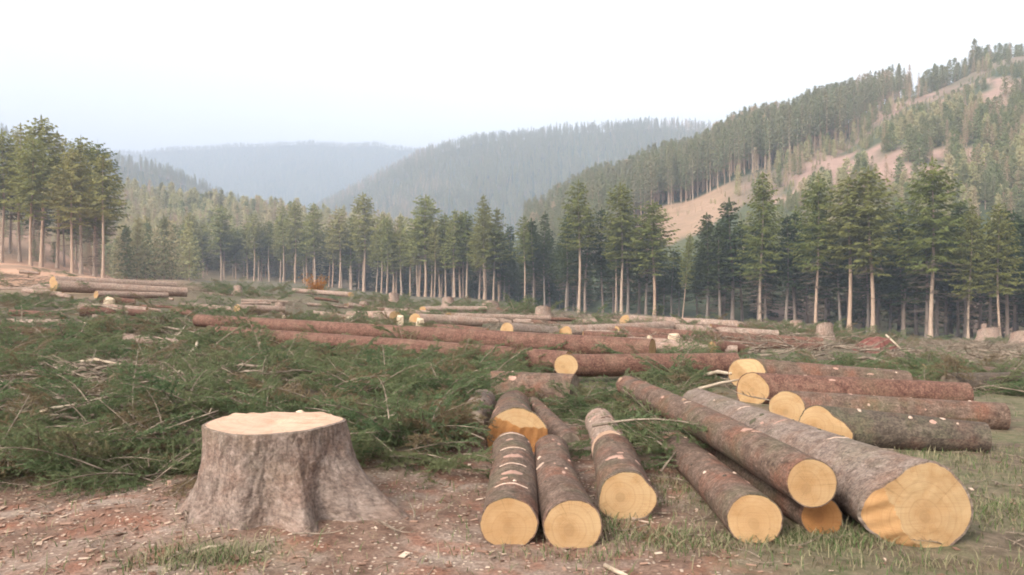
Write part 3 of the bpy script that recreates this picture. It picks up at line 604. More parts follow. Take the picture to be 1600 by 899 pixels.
# ------------------------------------------------------------------ logs
def make_log(label, A, B, rA, rB, bark='bark_brown', wood='wood', seed=0, squash=1.0, nrm=None, flare=0.0, harm=(), notch=None, bend=0.0,
             scars=(), knots=(), seg=44, both=True, rough=1.0, group=None, name='log'):
    """A: the end with the visible cut; B the other end. notch = (angle, threshold, slope, material)"""
    A, B = np.array(A, float), np.array(B, float); L = np.linalg.norm(B-A); ax = (B-A)/L
    side = np.cross(ax, [0, 0, 1.0]); side /= np.linalg.norm(side); up = np.cross(side, ax)
    nz = 2+int(max(10, min(46, L/.06))); ts = np.concatenate([np.linspace(0, .06, 5)[:-1], np.linspace(.06, 1, nz)])
    th = np.arange(seg)*2*math.pi/seg; ct, st = np.cos(th), np.sin(th)
    prof = 1+sum(a*np.cos(k*th+p) for k, a, p in harm) if harm else np.ones(seg)
    t = thing(name, (A[0], A[1], A[2]-rA*squash), label, 'log', group); O = np.array(t.location)
    cut = np.zeros(2)
    if nrm is not None:
        n_ = np.array(nrm, float); n_ /= np.linalg.norm(n_); k = n_@ax; cut = np.clip(np.array([-(n_@side)/k, -(n_@up)/k]), -.9, .9)
    def notch_e(px, py):
        q = (px*math.sin(notch[0])-py*math.cos(notch[0]))/rA
        return (px*math.cos(notch[0])+py*math.sin(notch[0]))/rA-notch[1]+.20*(q+.15)**2-.05+.035*np.sin(q*7+seed)+.02*np.sin(q*19)
    def facedisp(px, py):
        dsp = px*cut[0]+py*cut[1]
        if notch is not None:
            e = notch_e(px, py)
            dsp = dsp+np.maximum(0, e)*rA*notch[2]
        return dsp
    V, UV = [], []
    for q, tt in enumerate(ts):
        r0 = rA+(rB-rA)*tt + flare*math.exp(-(tt*L/.35)**1.5)
        pr = 1+(prof-1)*max(.15, math.exp(-tt*L/.7))
        r = r0*pr*(1+rough*(.06*fbm(ct*2.2+seed*3.1, st*2.2, tt*L*1.6, 4, seed)+.022*fbm(ct*9+seed, st*9, tt*L*9, 3, seed+5)))
        px, py = r*ct, r*st*squash
        fa = max(0, 1-tt*L/(1.2*rA+.02)) if tt*L < 1.3*rA else 0
        al = tt*L + (facedisp(px, py)*fa)
        bo = (bend+.012*L*math.sin(seed*2.1))*math.sin(tt*math.pi)+.05*rA*fbm(tt*L*.9, seed*1.0, 0, 2, 7)
        c = A+ax[None, :]*al[:, None]+side[None, :]*(px+bo)[:, None]+up[None, :]*py[:, None]
        V.append(c); UV.append(np.stack([th*r0, np.full(seg, tt*L)], -1))
    V = np.array(V); m = len(ts)
    mb = MB(); idx = lambda i, j: i*seg+j % seg
    # rows get a doubled seam column so that the bark pattern does not smear
    W = np.concatenate([V, V[:, :1]], 1); U2 = np.concatenate([np.array(UV), np.array(UV)[:, :1]+np.stack([np.array([2*math.pi*(rA+(rB-rA)*q) for q in ts]), np.zeros(m)], -1)[:, None, :]], 1); s1 = seg+1
    Fq = [(i*s1+j, (i+1)*s1+j, (i+1)*s1+j+1, i*s1+j+1) for i in range(m-1) for j in range(seg)]
    mb.add(W.reshape(-1, 3)-O, Fq, U2.reshape(-1, 2))
    def disc(ring, cen, inset, matname, rad, nam, flip, nt_=None):
        rings = [1.0, .9, .75, .58, .4, .22, .09] if nt_ is None else list(np.linspace(1, .04, 34)); rv = [(ring-cen)*inset*f+cen for f in rings]
        if flip == 0:
            loc = [np.stack([(q-A)@side, (q-A)@up], -1) for q in rv]
            rv = [A+side[None]*l[:, :1]+up[None]*l[:, 1:]+ax[None]*(facedisp(l[:, 0], l[:, 1])+.004*rad/.2*fbm(l[:, 0]*14+seed, l[:, 1]*14, 0, 3, seed))[:, None] for l in loc]
        else: loc = [np.stack([(q-B)@side, (q-B)@up], -1) for q in rv]
        VV = np.concatenate(rv+[np.mean(rv[-1], 0, keepdims=True)]); UU = np.concatenate(loc+[np.mean(loc[-1], 0, keepdims=True)])
        po = np.array([math.sin(seed*1.7), math.cos(seed*2.3)])*rad*.12; UU = UU-po
        FF = [(i*seg+j, i*seg+(j+1) % seg, (i+1)*seg+(j+1) % seg, (i+1)*seg+j) for i in range(len(rings)-1) for j in range(seg)]
        k = (len(rings)-1)*seg; FF += [(k+j, k+(j+1) % seg, len(VV)-1) for j in range(seg)]
        if flip: FF = [f[::-1] for f in FF]
        if nt_ is None: groups = [(nam, matname, FF)]
        else:
            inn = [float(notch_e(*np.mean([UU[q]+po for q in f], 0))) > 0 for f in FF]
            groups = [(nam, matname, [f for f, b in zip(FF, inn) if not b]), ('notch_face', nt_[3], [f for f, b in zip(FF, inn) if b])]
        for nm, mm, fs in groups:
            if not fs: continue
            used = sorted({i for f in fs for i in f}); mp = {i: q for q, i in enumerate(used)}
            b2 = MB(); b2.add(VV[used]-O, [tuple(mp[i] for i in f) for f in fs], UU[used]); b2.build(nm, M[mm], t)
        return rv[0]
    inA = disc(V[0], V[0].mean(0), .955, wood, rA, 'cut_face', 0, notch)
    inB = disc(V[-1], V[-1].mean(0), .955, wood, rB, 'cut_face', 1)
    for ring, inn, fl in ((V[0], inA, False), (V[-1], inB, True)):
        RR = np.concatenate([ring, inn]); fs = [(j, (j+1) % seg, seg+(j+1) % seg, seg+j) for j in range(seg)]
        if fl: fs = [f[::-1] for f in fs]
        mb.add(RR-O, fs, np.concatenate([np.stack([th*rA, np.zeros(seg)], -1), np.stack([th*rA, np.full(seg, .01)], -1)]))
    mb.build('bark', M[bark], t)
    def surf(tt, a, lift=.003):
        i = int(np.clip(np.searchsorted(ts, tt)-1, 0, m-2)); f = (tt-ts[i])/(ts[i+1]-ts[i]); j = a/(2*math.pi)*seg; j0 = int(math.floor(j)); fj = j-j0
        p = (V[i, j0 % seg]*(1-fj)+V[i, (j0+1) % seg]*fj)*(1-f)+(V[i+1, j0 % seg]*(1-fj)+V[i+1, (j0+1) % seg]*fj)*f
        c = A+ax*(tt*L); nn = p-c; nn = nn-ax*(nn@ax); nn /= np.linalg.norm(nn)
        return p+nn*lift
    rs = random.Random(seed+99)
    if seed < 18:
        knots = list(knots)+[(rs.uniform(.06, .95), rs.uniform(.3, 2.8), rs.uniform(.006, .014), rs.choice(('bark_dark', 'bark_dark', 'scar_red', 'scar'))) for _ in range(6)]
        for _ in range(3):
            a_ = rs.uniform(.5, 2.4); scars = list(scars)+[(rs.uniform(.08, .92), a_, a_+rs.uniform(.12, .4), rs.uniform(.02, .07), rs.choice(('scar_red', 'bark_dark', 'scar_red')))]
    for (tt, a0, a1, wd, mm) in scars:                       # scraped patches hugging the bark
        na = 10; b2 = MB(); vv = []
        for q in range(na+1):
            a = a0+(a1-a0)*q/na; e = math.sin(math.pi*(q+.3)/(na+.6))**.6
            for sgn in (-1, -.35, .35, 1): vv.append(surf(min(.98, max(0.01, tt+sgn*wd/L*e*(.8+.4*rs.random())+.0012*math.sin(q*1.3))), a, .004 if abs(sgn) < .5 else -.002))
        b2.add(np.array(vv)-O, [(q*4+r_, q*4+r_+1, (q+1)*4+r_+1, (q+1)*4+r_) for q in range(na) for r_ in range(3)]); b2.build('scrape_mark', M[mm], t)
    for (tt, a, rad, mm) in knots:
        c0 = surf(tt, a, -.01); c1 = surf(tt, a, .003+rad*.3); b2 = MB(); b2.add(*tube(np.array([c0, (c0+c1)/2, c1])-O, [rad*1.25, rad*1.1, rad*.7], 11)); b2.build('knot', M[mm], t)
    return t
def gl(x, y, r, sink=.025): return (x, y, gz(x, y)+r-sink)
U90 = math.pi/2
# near left pair, with the cut ends towards the camera
make_log('short round log with four pale scrape bands on top, left of the front pair', gl(-.02, 4.42, .135), gl(.0, 6.62, .14), .163, .162, seed=1, squash=.86, nrm=(0.02, -1, .12),
         scars=[(.16, .9, 2.2, .014, 'scar'), (.42, 1.0, 2.15, .011, 'scar'), (.68, 1.0, 2.2, .011, 'scar'), (.97, .9, 2.2, .02, 'scar'), (.3, 1.15, 2.0, .07, 'scar_red'), (.54, 1.15, 2.0, .08, 'scar_red')])
make_log('short mossy log without scrape bands, right of the front pair', gl(.335, 4.42, .14), gl(.325, 6.7, .125), .165, .14, seed=2, squash=.86, nrm=(0.0, -1, .14),
         knots=[(.62, 2.35, .018, 'scar'), (.4, 1.2, .012, 'scar')], scars=[(.5, 2.1, 2.6, .05, 'scar')])
make_log('stout log with ragged lower edge, spruce bough lying across its back', gl(.71, 4.98, .15), gl(.80, 6.35, .15), .18, .165, seed=3, squash=.86, nrm=(-.05, -1, .15), harm=[(3, .035, 1.2), (5, .03, .4)],
         scars=[(.35, 1.5, 2.2, .05, 'scar_red'), (.02, .8, 2.4, .012, 'bark_dark')], knots=[(.3, 1.6, .022, 'scar_red')])
make_log('pale chunk of trunk lying behind the stout log with the bough', gl(.80, 6.55, .14), gl(.86, 7.9, .13), .15, .14, seed=4, bark='bark_far', nrm=(.1, -1, .35), wood='wood_pale', knots=[(.5, 1.7, .02, 'bark_dark')])
make_log('fat log with orange arched felling cut behind the front pair', gl(.04, 6.95, .17), gl(.02, 8.9, .15), .235, .18, seed=5, flare=.03, wood='wood', harm=[(2, .06, 0), (3, .03, 1)], nrm=(.05, -1, .25), notch=(-1.75, -.45, .55, 'wood_orange'), seg=90)
make_log('reddish slim log lying right of the orange arched cut', gl(.50, 6.9, .10), gl(.22, 9.6, .10), .115, .10, seed=6, bark='bark_brown', nrm=(.6, -.7, .4), wood='stick')
make_log('mossy grey log left of the orange arched cut', gl(-.42, 7.6, .15), gl(-.33, 9.2, .15), .165, .15, seed=7, bark='bark_grey', wood='stick', nrm=(-.2, -1, .5))
make_log('wide dark log lying crosswise under the long trunks behind the arched cut', gl(-.30, 10.0, .22), gl(.75, 9.6, .22), .23, .22, seed=8, bark='bark_brown', nrm=(-1, -.2, .1), wood='stick')
# near right group
make_log('lowest slim log with oval cut end at the front left of the crossed heap', gl(1.36, 4.50, .135, .015), gl(1.37, 8.9, .105), .158, .105, seed=9, squash=.86, nrm=(-.02, -1, .22),
         scars=[(.30, .6, 1.2, .06, 'scar_red'), (.34, .5, 1.0, .03, 'bark_dark')], knots=[(.12, 1.8, .014, 'bark_dark'), (.45, 1.3, .015, 'scar')], bark='bark_brown')
make_log('log resting on top of the crossed heap, round clean cut end', (1.675, 4.50, .325), (1.28, 9.0, .345), .148, .118, seed=10, squash=.92, nrm=(.12, -1, .16),
         scars=[(.22, 1.4, 2.0, .05, 'scar_red'), (.2, 1.2, 1.7, .02, 'scar_red'), (.52, 1.5, 2.0, .012, 'scar')], knots=[(.55, 1.6, .02, 'wood_pale'), (.985, 2.4, .03, 'wood_pale')], bark='bark_brown')
make_log('small orange log end half hidden under the top log', gl(1.80, 4.68, .11, .02), gl(1.70, 7.3, .11), .125, .12, seed=11, wood='wood_orange', squash=.9, nrm=(.1, -1, .25))
make_log('largest log with grey bark and huge sawn butt with a slanted orange notch', gl(2.25, 4.42, .235, .03), gl(2.06, 9.0, .175), .262, .175, seed=12, bark='bark_grey', flare=.018, squash=.9,
         harm=[(2, .08, -.6), (3, .045, 2.2), (4, .02, 0)], nrm=(.12, -1, .13), notch=(-2.55, .52, .95, 'wood_stained'), seg=140,
         scars=[(.22, 1.3, 1.9, .012, 'scar'), (.42, 1.6, 2.1, .015, 'scar_red'), (.62, 1.5, 2.1, .012, 'scar')], knots=[(.5, 1.9, .02, 'bark_dark'), (.3, 1.5, .018, 'bark_dark')])
make_log('slim brown log wedged between the top log and the grey butt log', gl(1.72, 8.2, .11), gl(1.62, 10.3, .10), .13, .11, seed=13, bark='bark_brown', nrm=(.2, -1, .3))
# logs lying to the right
make_log('nearest dark log lying crosswise on the right with a split heart shaped end', gl(2.78, 7.30, .17), gl(4.15, 7.05, .13), .185, .14, seed=14, bark='bark_dark', nrm=(-1, -.66, .2), harm=[(3, .10, .6), (2, .06, 1.2)], notch=(-.2, .25, .5, 'wood'), seg=52,
         scars=[(.25, 1.4, 1.9, .02, 'scar'), (.75, 1.3, 2.2, .03, 'scar')], knots=[(.55, 1.3, .018, 'scar'), (.74, 2.2, .02, 'scar')])
make_log('crosswise log on the right with a round pale end between two others', gl(2.92, 8.55, .16), gl(5.1, 8.35, .14), .185, .15, seed=15, bark='bark_brown', nrm=(-1, -.66, .12), scars=[(.3, 1.4, 2.0, .02, 'scar_red')])
make_log('crosswise log on the right with round yellow end, in front of its higher twin', gl(2.98, 10.0, .19), gl(5.6, 9.9, .15), .21, .16, seed=16, bark='bark_red', nrm=(-1, -.66, .12), harm=[(3, .05, 0.4)], scars=[(.25, 1.5, 2.0, .02, 'scar')])
make_log('rear crosswise log on the right, cut end showing above the yellow one', (3.14, 10.95, gz(3.14, 10.95)+.26), gl(5.4, 11.0, .17), .21, .17, seed=17, bark='bark_brown', nrm=(-1, -.66, .12), wood='wood', notch=(.8, .2, .8, 'wood'))
make_log('dark log lying in the brash near the right edge', gl(6.3, 11.6, .08), gl(10.5, 12.6, .12), .18, .15, seed=18, bark='bark_dark', wood='stick')
# the long trunks
make_log('longest red-brown trunk, upper of the two long trunks across the middle', (-7.9, 20.2, gz(-7.9, 20.2)+.42), (2.55, 14.6, .33), .155, .205, seed=19, bark='bark_red', wood='wood', knots=[(.55, 4.6, .03, 'scar'), (.3, 4.4, .02, 'bark_dark'), (.68, 4.9, .03, 'scar')], rough=.6)
make_log('lower long red-brown trunk running from the brash to the sawn trunk end', (-7.0, 18.6, gz(-7.0, 18.6)+.26), (.95, 13.5, .20), .14, .19, seed=20, bark='bark_red', rough=.6,
         knots=[(.42, 4.8, .035, 'scar'), (.47, 4.9, .035, 'scar'), (.72, 4.6, .045, 'scar')], scars=[(.55, 5.0, 5.8, .03, 'scar')])
make_log('thick dark red trunk with a round sawn end in the middle of the picture', (.84, 12.55, .24), (3.6, 12.95, .22), .175, .185, seed=21, bark='bark_red', nrm=(-.55, -1, .05), rough=.6, knots=[(.02, 5.2, .035, 'wood'), (.4, 5.0, .015, 'scar')], scars=[(.06, 4.4, 5.0, .02, 'scar')])
# logs farther out in the field
FAR = [  # px0, py0, px1, py1 (centre line), depth0, depth1, radius, label, bark
    (84, 433, 292, 457, 38, 41, .28, 'left field log with bright yellow cut end in front of the pink slope', 'bark_far'),
    (82, 420, 275, 445, 42, 46, .27, 'left field log lying higher up behind the yellow ended one', 'bark_far'),
    (150, 450, 262, 462, 34, 36, .16, 'slim left field log below the yellow ended one', 'bark_far'),
    (548, 442, 458, 442, 60, 62, .20, 'log with pale end lying before the rusty bush', 'bark_far'),
    (618, 495, 545, 494, 30, 31, .22, 'log in the field left of the upright split block', 'bark_far'),
    (648, 494, 752, 503, 29, 30, .21, 'log right of the upright split block behind the long trunks', 'bark_far'),
    (792, 515, 868, 520, 24, 25, .21, 'log with a bright triangular end behind the middle of the long trunks', 'bark_grey'),
    (883, 523, 1050, 510, 25, 28, .21, 'log of the far pile with a yellow end near the sawn trunk', 'bark_far'),
    (975, 494, 1152, 506, 31, 30, .22, 'topmost log of the far pile with a squared pale end', 'bark_far'),
    (1010, 516, 1215, 524, 28.5, 28, .20, 'middle log of the far pile', 'bark_far'),
    (960, 526, 1285, 538, 26, 25, .17, 'front log of the far pile, long and thin', 'bark_red'),
    (660, 470, 760, 480, 42, 43, .17, 'half buried log in the far field left of the pile', 'bark_far'),
    (690, 500, 830, 505, 33, 33, .14, 'thin log lying flat in the far field above the long trunks', 'bark_far'),
    (370, 482, 445, 484, 32, 33, .17, 'log with white end left of the dark brash clump', 'bark_far'),
    (1430, 590, 1600, 602, 13.5, 13, .15, 'mossy log buried in brash at the right edge', 'bark_dark'),
    (700, 487, 860, 494, 36, 37, .15, 'weathered log in the far field behind the triangular end', 'bark_far'),
]
for i, (a, b, c, e, y0, y1, r, lab, bk) in enumerate(FAR):
    x0, x1 = (a-800)/F*y0, (c-800)/F*y1
    z0 = max(pz(b, y0), gz(x0, y0)+r*.6); z1 = max(pz(e, y1), gz(x1, y1)+r*.6)
    z0 = min(z0, gz(x0, y0)+r+.12); z1 = min(z1, gz(x1, y1)+r+.12)
    sgn = -1 if x0 < x1 else 1
    make_log(lab, (x0, y0, z0), (x1, y1, z1), r, r*.85, bk, 'wood', 30+i, nrm=(sgn*.6, -1, .15), seg=20)

def debris():
    r = random.Random(77)
    for i in range(115):
        u = r.uniform(40, 1215); Y = math.exp(r.uniform(math.log(17), math.log(64))); x = (u-800)/F*Y
        L = r.uniform(.5, 3.4); a = r.uniform(-.5, .5); rad = r.uniform(.06, .15); dx, dy = math.cos(a)*L/2, math.sin(a)*L/2
        A = np.array([x-dx, Y-dy, gz(x-dx, Y-dy)+rad*r.uniform(.5, 1.4)]); B = np.array([x+dx, Y+dy, gz(x+dx, Y+dy)+rad*r.uniform(.5, 1.0)]); n = 8
        t = thing('broken_log', (A[0], A[1], A[2]-rad), 'short broken piece of trunk lying among the debris of the far field', 'broken log', 'broken trunk pieces in the far field')
        O = np.array(t.location); V, Fc = tube([A-O, (A+B)/2-O+[0, 0, rad*.2], B-O], [rad, rad*.9, rad*.75], n, False); b = MB(); b.add(V, Fc, np.stack([np.tile(np.arange(n)*rad*.8, 3), np.repeat([0, L/2, L], n)], -1)); b.build('bark', M['bark_far' if i % 3 else 'bark_red'], t)
        for vv, ff in ((V[:n], tuple(range(n-1, -1, -1))), (V[-n:], tuple(range(n)))):
            b = MB(); b.add(vv, [ff]); b.build('cut_face', M['wood'], t, False)
debris()
# ------------------------------------------------------------------ the big stump
def big_stump():
    g0 = 0.0; top = .585; n, m = 300, 110
    t = thing('tree_stump', (SX, SY, 0), 'big grey stump with pale flat cut top and spreading roots at the front left', 'stump')
    th = np.arange(n)*2*math.pi/n
    roots = [(R(188), .26, .28, 3.2), (R(-59), .62, .17, 3.4), (R(-96), .15, .15, 2.2), (R(-12), .50, .30, 1.9), (R(-140), .14, .17, 2.6), (R(-32), .14, .10, 2.6), (R(60), .25, .3, 3), (R(125), .25, .3, 3)]
    V, UV = [], []
    for i in range(m):
        s = i/(m-1); z = top*(1-s)-.06*s
        r = .415+.02*s+.035*s**2.2
        r = np.full(n, r)
        for a, amp, wd, p in roots:
            dd = np.angle(np.exp(1j*(th-a))); r = r+amp*np.exp(-(dd/wd)**2)*s**p
        r = r*(1+.035*np.cos(3*th+.7)+.02*np.cos(7*th+s*2))
        r = r+(.024*fbm(np.cos(th)*2.6, np.sin(th)*2.6, s*1.6, 4, 41)+.016*fbm(np.cos(th)*9, np.sin(th)*9, s*5, 4, 42)+.010*fbm(np.cos(th)*24, np.sin(th)*24, s*9, 3, 43)+.005*np.round(2*fbm(np.cos(th)*13, np.sin(th)*13, s*7, 2, 44))/2)*min(1, .3+s*6)
        V.append(np.stack([r*np.cos(th), r*.98*np.sin(th), np.full(n, z)+.012*np.cos(th*2)*(1-s)], -1)); UV.append(np.stack([th*.46, np.full(n, z)], -1))
    V = np.array(V); W = np.concatenate([V, V[:, :1]], 1); U2 = np.concatenate([np.array(UV), np.array(UV)[:, :1]+[2*math.pi*.46, 0]], 1); s1 = n+1
    mb = MB(); mb.add(W.reshape(-1, 3), [(i*s1+j, (i+1)*s1+j, (i+1)*s1+j+1, i*s1+j+1) for i in range(m-1) for j in range(n)], U2.reshape(-1, 2))
    ring = V[0]; inn = ring*np.array([.957, .957, 1]); inn[:, 2] += .004
    mb.add(np.concatenate([ring, inn]), [(j, (j+1) % n, n+(j+1) % n, n+j) for j in range(n)], np.concatenate([UV[0], UV[0]+[0, .02]]))
    mb.build('bark', M['bark_grey'], t)
    fr = [1, .95, .9, .82, .74, .66, .58, .5, .42, .34, .26, .18, .08]; rv = []
    for f in fr:
        p = inn*np.array([f, f, 1]); p[:, 2] += .013/(1+np.exp(-(p[:, 1]-.17-.05*p[:, 0])*160))*(f < .99)+.012*fbm(p[:, 0]*6, p[:, 1]*6, 0, 4, 8)*(1-f*.6)+.004*np.sin(p[:, 1]*60+p[:, 0]*12)*(f < .99); rv.append(p)
    VV = np.concatenate(rv+[np.mean(rv[-1], 0, keepdims=True)]); k = (len(fr)-1)*n
    FF = [(i*n+j, i*n+(j+1) % n, (i+1)*n+(j+1) % n, (i+1)*n+j) for i in range(len(fr)-1) for j in range(n)]+[(k+j, k+(j+1) % n, len(VV)-1) for j in range(n)]
    b2 = MB(); b2.add(VV, FF, VV[:, :2]+[.04, -.05]); b2.build('cut_face', M['wood_pale'], t)
    for (x, y, hgt) in ((.05, .40, .014),):   # hinge splinters at the back edge
        b3 = MB(); b3.add(*tube(np.array([[x, y, top-.01], [x+.01, y-.003, top+hgt*.6], [x+.012, y-.004, top+hgt]]), [.035, .018, .003], 5)); b3.build('splinter', M['raw_wood'], t, False)
big_stump()

# ------------------------------------------------------------------ small stumps, blocks, soil mound, bush
def small_stump(px, Y, r, h, label, wood='wood_pale', lean=0.0):
    x = (px-800)/F*Y; z = gz(x, Y); n = 18; th = np.arange(n)*2*math.pi/n
    t = thing('tree_stump', (x, Y, z), label, 'stump')
    pr = 1+.1*np.cos(2*th+px)+.06*np.cos(3*th+px*2)
    mb = MB(); rows = []
    for zz, f in ((-.2, 1.55), (.05, 1.3), (h*.5, 1.06), (h, 1.0)): rows.append(np.stack([r*f*pr*np.cos(th), r*f*pr*np.sin(th), np.full(n, zz)+lean*r*np.sin(th)*(zz > h*.9)], -1))
    V = np.concatenate(rows); mb.add(V, [(i*n+j, i*n+(j+1) % n, (i+1)*n+(j+1) % n, (i+1)*n+j) for i in range(3) for j in range(n)], np.stack([np.tile(th*r, 4), V[:, 2]], -1))
    mb.build('bark', M['bark_far'], t)
    top = rows[-1]+[0, 0, .004]; b2 = MB(); b2.add(np.vstack([top, top.mean(0, keepdims=True)]), [(j, (j+1) % n, n) for j in range(n)], np.vstack([top[:, :2], [[0, 0]]])); b2.build('cut_face', M[wood], t)
for a in [(438, 33, .19, .45, 'small stump with a bright white cut face among dark brash in the left field'),
          (700, 62, .5, .7, 'far stump at the forest foot, left of the two below the middle spruces'),
          (766, 58, .55, .6, 'far broad stump at the forest foot, right of the two below the middle spruces'),
          (615, 70, .4, .7, 'far stump with a white top just left of the broad sunlit spruce'),
          (1544, 62, .8, .9, 'tan mounded stump below the pale trunk at the right'),
          (1592, 52, .45, .8, 'white topped stump at the very right edge'),
          (1537, 68, .25, 1.5, 'tiny upright white stump left of the tan mounded one'),
          (1240, 34, .35, .45, 'pale splintered stump just beyond the end of the far log pile'),
          (1288, 29, .26, .5, 'pale stump at the right end of the front far log'),
          (848, 41, .35, .5, 'weathered stump in the far field above the triangular log end'),
          (372, 60, .3, .6, 'pinkish stump at the foot of the short hazy spruce'),
          (570, 48, .3, .4, 'broken stump in the left field in front of the reddish trunk')]:
    small_stump(*a, lean=-.35)
def block(px, py, Y, w_, d_, h_, label, tilt=0.0, rz=0.3, mat='raw_wood', name='wood_block'):
    x = (px-800)/F*Y; z = gz(x, Y); r = random.Random(int(px*7+py))
    V = []
    for zz, f in ((0, 1.0), (.5, 1.05), (1, .9)):
        for sx, sy in ((-1, -1), (-.2, -1.25), (1, -.9), (1.1, .4), (.6, 1), (-.8, .9)): V.append((sx*w_/2*f*r.uniform(.85, 1.1), sy*d_/2*f*r.uniform(.85, 1.1), (zz-.05)*h_*r.uniform(.9, 1.1)))
    Fc = [(i*6+j, i*6+(j+1) % 6, (i+1)*6+(j+1) % 6, (i+1)*6+j) for i in range(2) for j in range(6)]+[(5, 4, 3, 2, 1, 0), (12, 13, 14, 15, 16, 17)]
    me = mesh_of(name, V, Fc, M[mat], None, False); o = link(name, me, None, (x, Y, z)); o.rotation_euler = (tilt, tilt*.4, rz)
    return tag(o, label, 'wood block')
block(624, 508, 27, .22, .3, .42, 'upright split block with yellow face between two field logs', .1)
block(655, 497, 28, .25, .3, .35, 'pale broken block right of the upright split one', .2)
block(443, 497, 24, .10, .12, .40, 'small upright stake of pale wood in front of the dark brash clump', .05)
block(548, 488, 30, .5, .3, .18, 'flat white wood slab lying in front of the left field logs', .1)
block(1014, 553, 19, .10, .1, .34, 'pale stake standing behind the thick dark red trunk', .05)
block(1052, 540, 21, .28, .26, .36, 'short yellowish block standing right of the pale stake', .05)
block(735, 508, 26, .45, .25, .16, 'pale slab in the field left of the triangular log end', .1)
block(675, 480, 34, .7, .3, .16, 'white slab on green brash in the far field', .15)
block(130, 492, 22, .5, .2, .14, 'white split piece lying on the brash below the left field logs', .2)
block(170, 461, 30, .35, .35, .4, 'white ended chunk beside the left field logs', .3)
block(112, 508, 13.5, .24, .5, .22, 'brown rotten chunk half sunk in the left brash', .4, 1.0, 'stick')
def mound():
    x, Y = (1368-800)/F*24, 24.0; z = gz(x, Y); n, m = 40, 14; V = []
    for i in range(m):
        f = i/(m-1)
        for j in range(n):
            a = j*2*math.pi/n; rr = (1-f)*(.85+.2*math.sin(3*a+1)+.1*math.sin(7*a)); V.append((rr*.95*math.cos(a), rr*.7*math.sin(a), .62*(1-(1-f)**2)-.1))
    V = np.array(V); V += .09*np.stack([fbm(V[:, 0]*3+k*9, V[:, 1]*3, V[:, 2]*3, 4, 70+k) for k in range(3)], -1)
    Fc = [(i*n+j, i*n+(j+1) % n, (i+1)*n+(j+1) % n, (i+1)*n+j) for i in range(m-1) for j in range(n)]
    o = link('soil_mound', mesh_of('soil_mound', V, Fc, simple('red_soil', (.10, .035, .028), (.17, .068, .052), 5)), None, (x, Y, z))
    tag(o, 'dark red mound of upturned soil with a pale stick leaning over it', 'soil mound')
    s = MB(); s.add(*tube([(x-.05, Y-.75, z+.62), (x+.2, Y-.85, z+.35), (x+.45, Y-1.0, z+.02)], [.03, .03, .02], 6)); tag(s.build('stick', M['stick_pale']), 'pale stick leaning across the red soil mound', 'stick')
mound()
def bush():
    Y = 64; x = (492-800)/F*Y; z = gz(x, Y); t = thing('bush', (x, Y, z), 'rusty orange bush in front of the treeline at the left', 'bush')
    r = random.Random(5); st = MB(); lf = MB()
    for k in range(14):
        a = r.random()*6.28; L = r.uniform(.8, 1.7); e = np.array([math.cos(a)*r.uniform(.3, .9), math.sin(a)*r.uniform(.3, .9), L]); st.add(*tube([(0, 0, -.1), e*.5+np.array([0, 0, .1]), e], [.03, .02, .008], 3))
        for q in range(70):
            f = r.uniform(.3, 1); p = e*f+np.array([r.gauss(0, .2), r.gauss(0, .2), r.gauss(0, .15)]); dv = np.array([r.gauss(0, 1), r.gauss(0, 1), r.gauss(0, .6)]); dv /= np.linalg.norm(dv)
            kite(lf, p, dv, np.cross(dv, [0.3, .5, .8]), .18, .05)
    st.build('stem', M['stick'], t); o = lf.build('foliage', M['rust'], t, False)
bush()

# ------------------------------------------------------------------ boughs and sticks
def bough_mesh(seed, L=1.0, twigs=17, nl=.032):
    r = random.Random(seed); mb = MB(); ndl_v = []
    P = [np.array([L*f, .05*math.sin(f*3+seed), .10*math.sin(f*2.6)]) for f in np.linspace(0, 1, 7)]
    st = MB(); st.add(*tube(P, np.linspace(.011, .003, 7), 4))
    def needles(a, b, n):
        d_ = b-a; L_ = np.linalg.norm(d_); d_ = d_/L_
        for k in range(n):
            f = k/n; p = a+(b-a)*f; q = np.array([r.gauss(0, 1), r.gauss(0, 1), r.gauss(0, .8)]); q -= d_*(q@d_); q /= np.linalg.norm(q)+1e-9
            v = (d_*.75+q)/1.25*nl*r.uniform(.7, 1.25); s = np.cross(v, d_); s /= np.linalg.norm(s)+1e-9
            ndl_v.append((p+s*.0042, p-s*.0042, p+v))
    for k in range(twigs):
        f = .12+.86*k/twigs; i = f*6; i0 = min(5, int(i)); p = P[i0]+(P[i0+1]-P[i0])*(i-i0)
        sd = 1 if k % 2 else -1; l2 = L*(.42*(1-f)+.10)*r.uniform(.75, 1.2)
        dv = np.array([.75, sd*r.uniform(.6, 1), r.uniform(-.35, .25)]); dv /= np.linalg.norm(dv); e = p+dv*l2+np.array([0, 0, -.04])
        st.add(*tube([p, (p+e)/2, e], [.004, .003, .0012], 3)); needles(p, e, int(l2*180))
        for q in range(3):
            g = .3+.25*q; p2 = p+(e-p)*g; dv2 = dv*.7+np.array([-dv[1], dv[0], r.uniform(-.3, .3)])*(1 if q % 2 else -1)*.7; e2 = p2+dv2*l2*.4*r.uniform(.6, 1.1); needles(p2, e2, int(l2*70))
    needles(P[0]*.7+P[2]*.3, P[-1], 60)
    NV = np.array(ndl_v).reshape(-1, 3)
    sv = np.concatenate(st.v); k = len(sv)
    sm = mesh_of('stem', sv, st.f, M['stick']); nm = mesh_of('needles', NV, np.arange(len(NV)).reshape(-1, 3).tolist(), M['brash'], None, False)
    return sm, nm
BOUGH = [bough_mesh(s) for s in (1, 2, 3, 4)]
BO = []
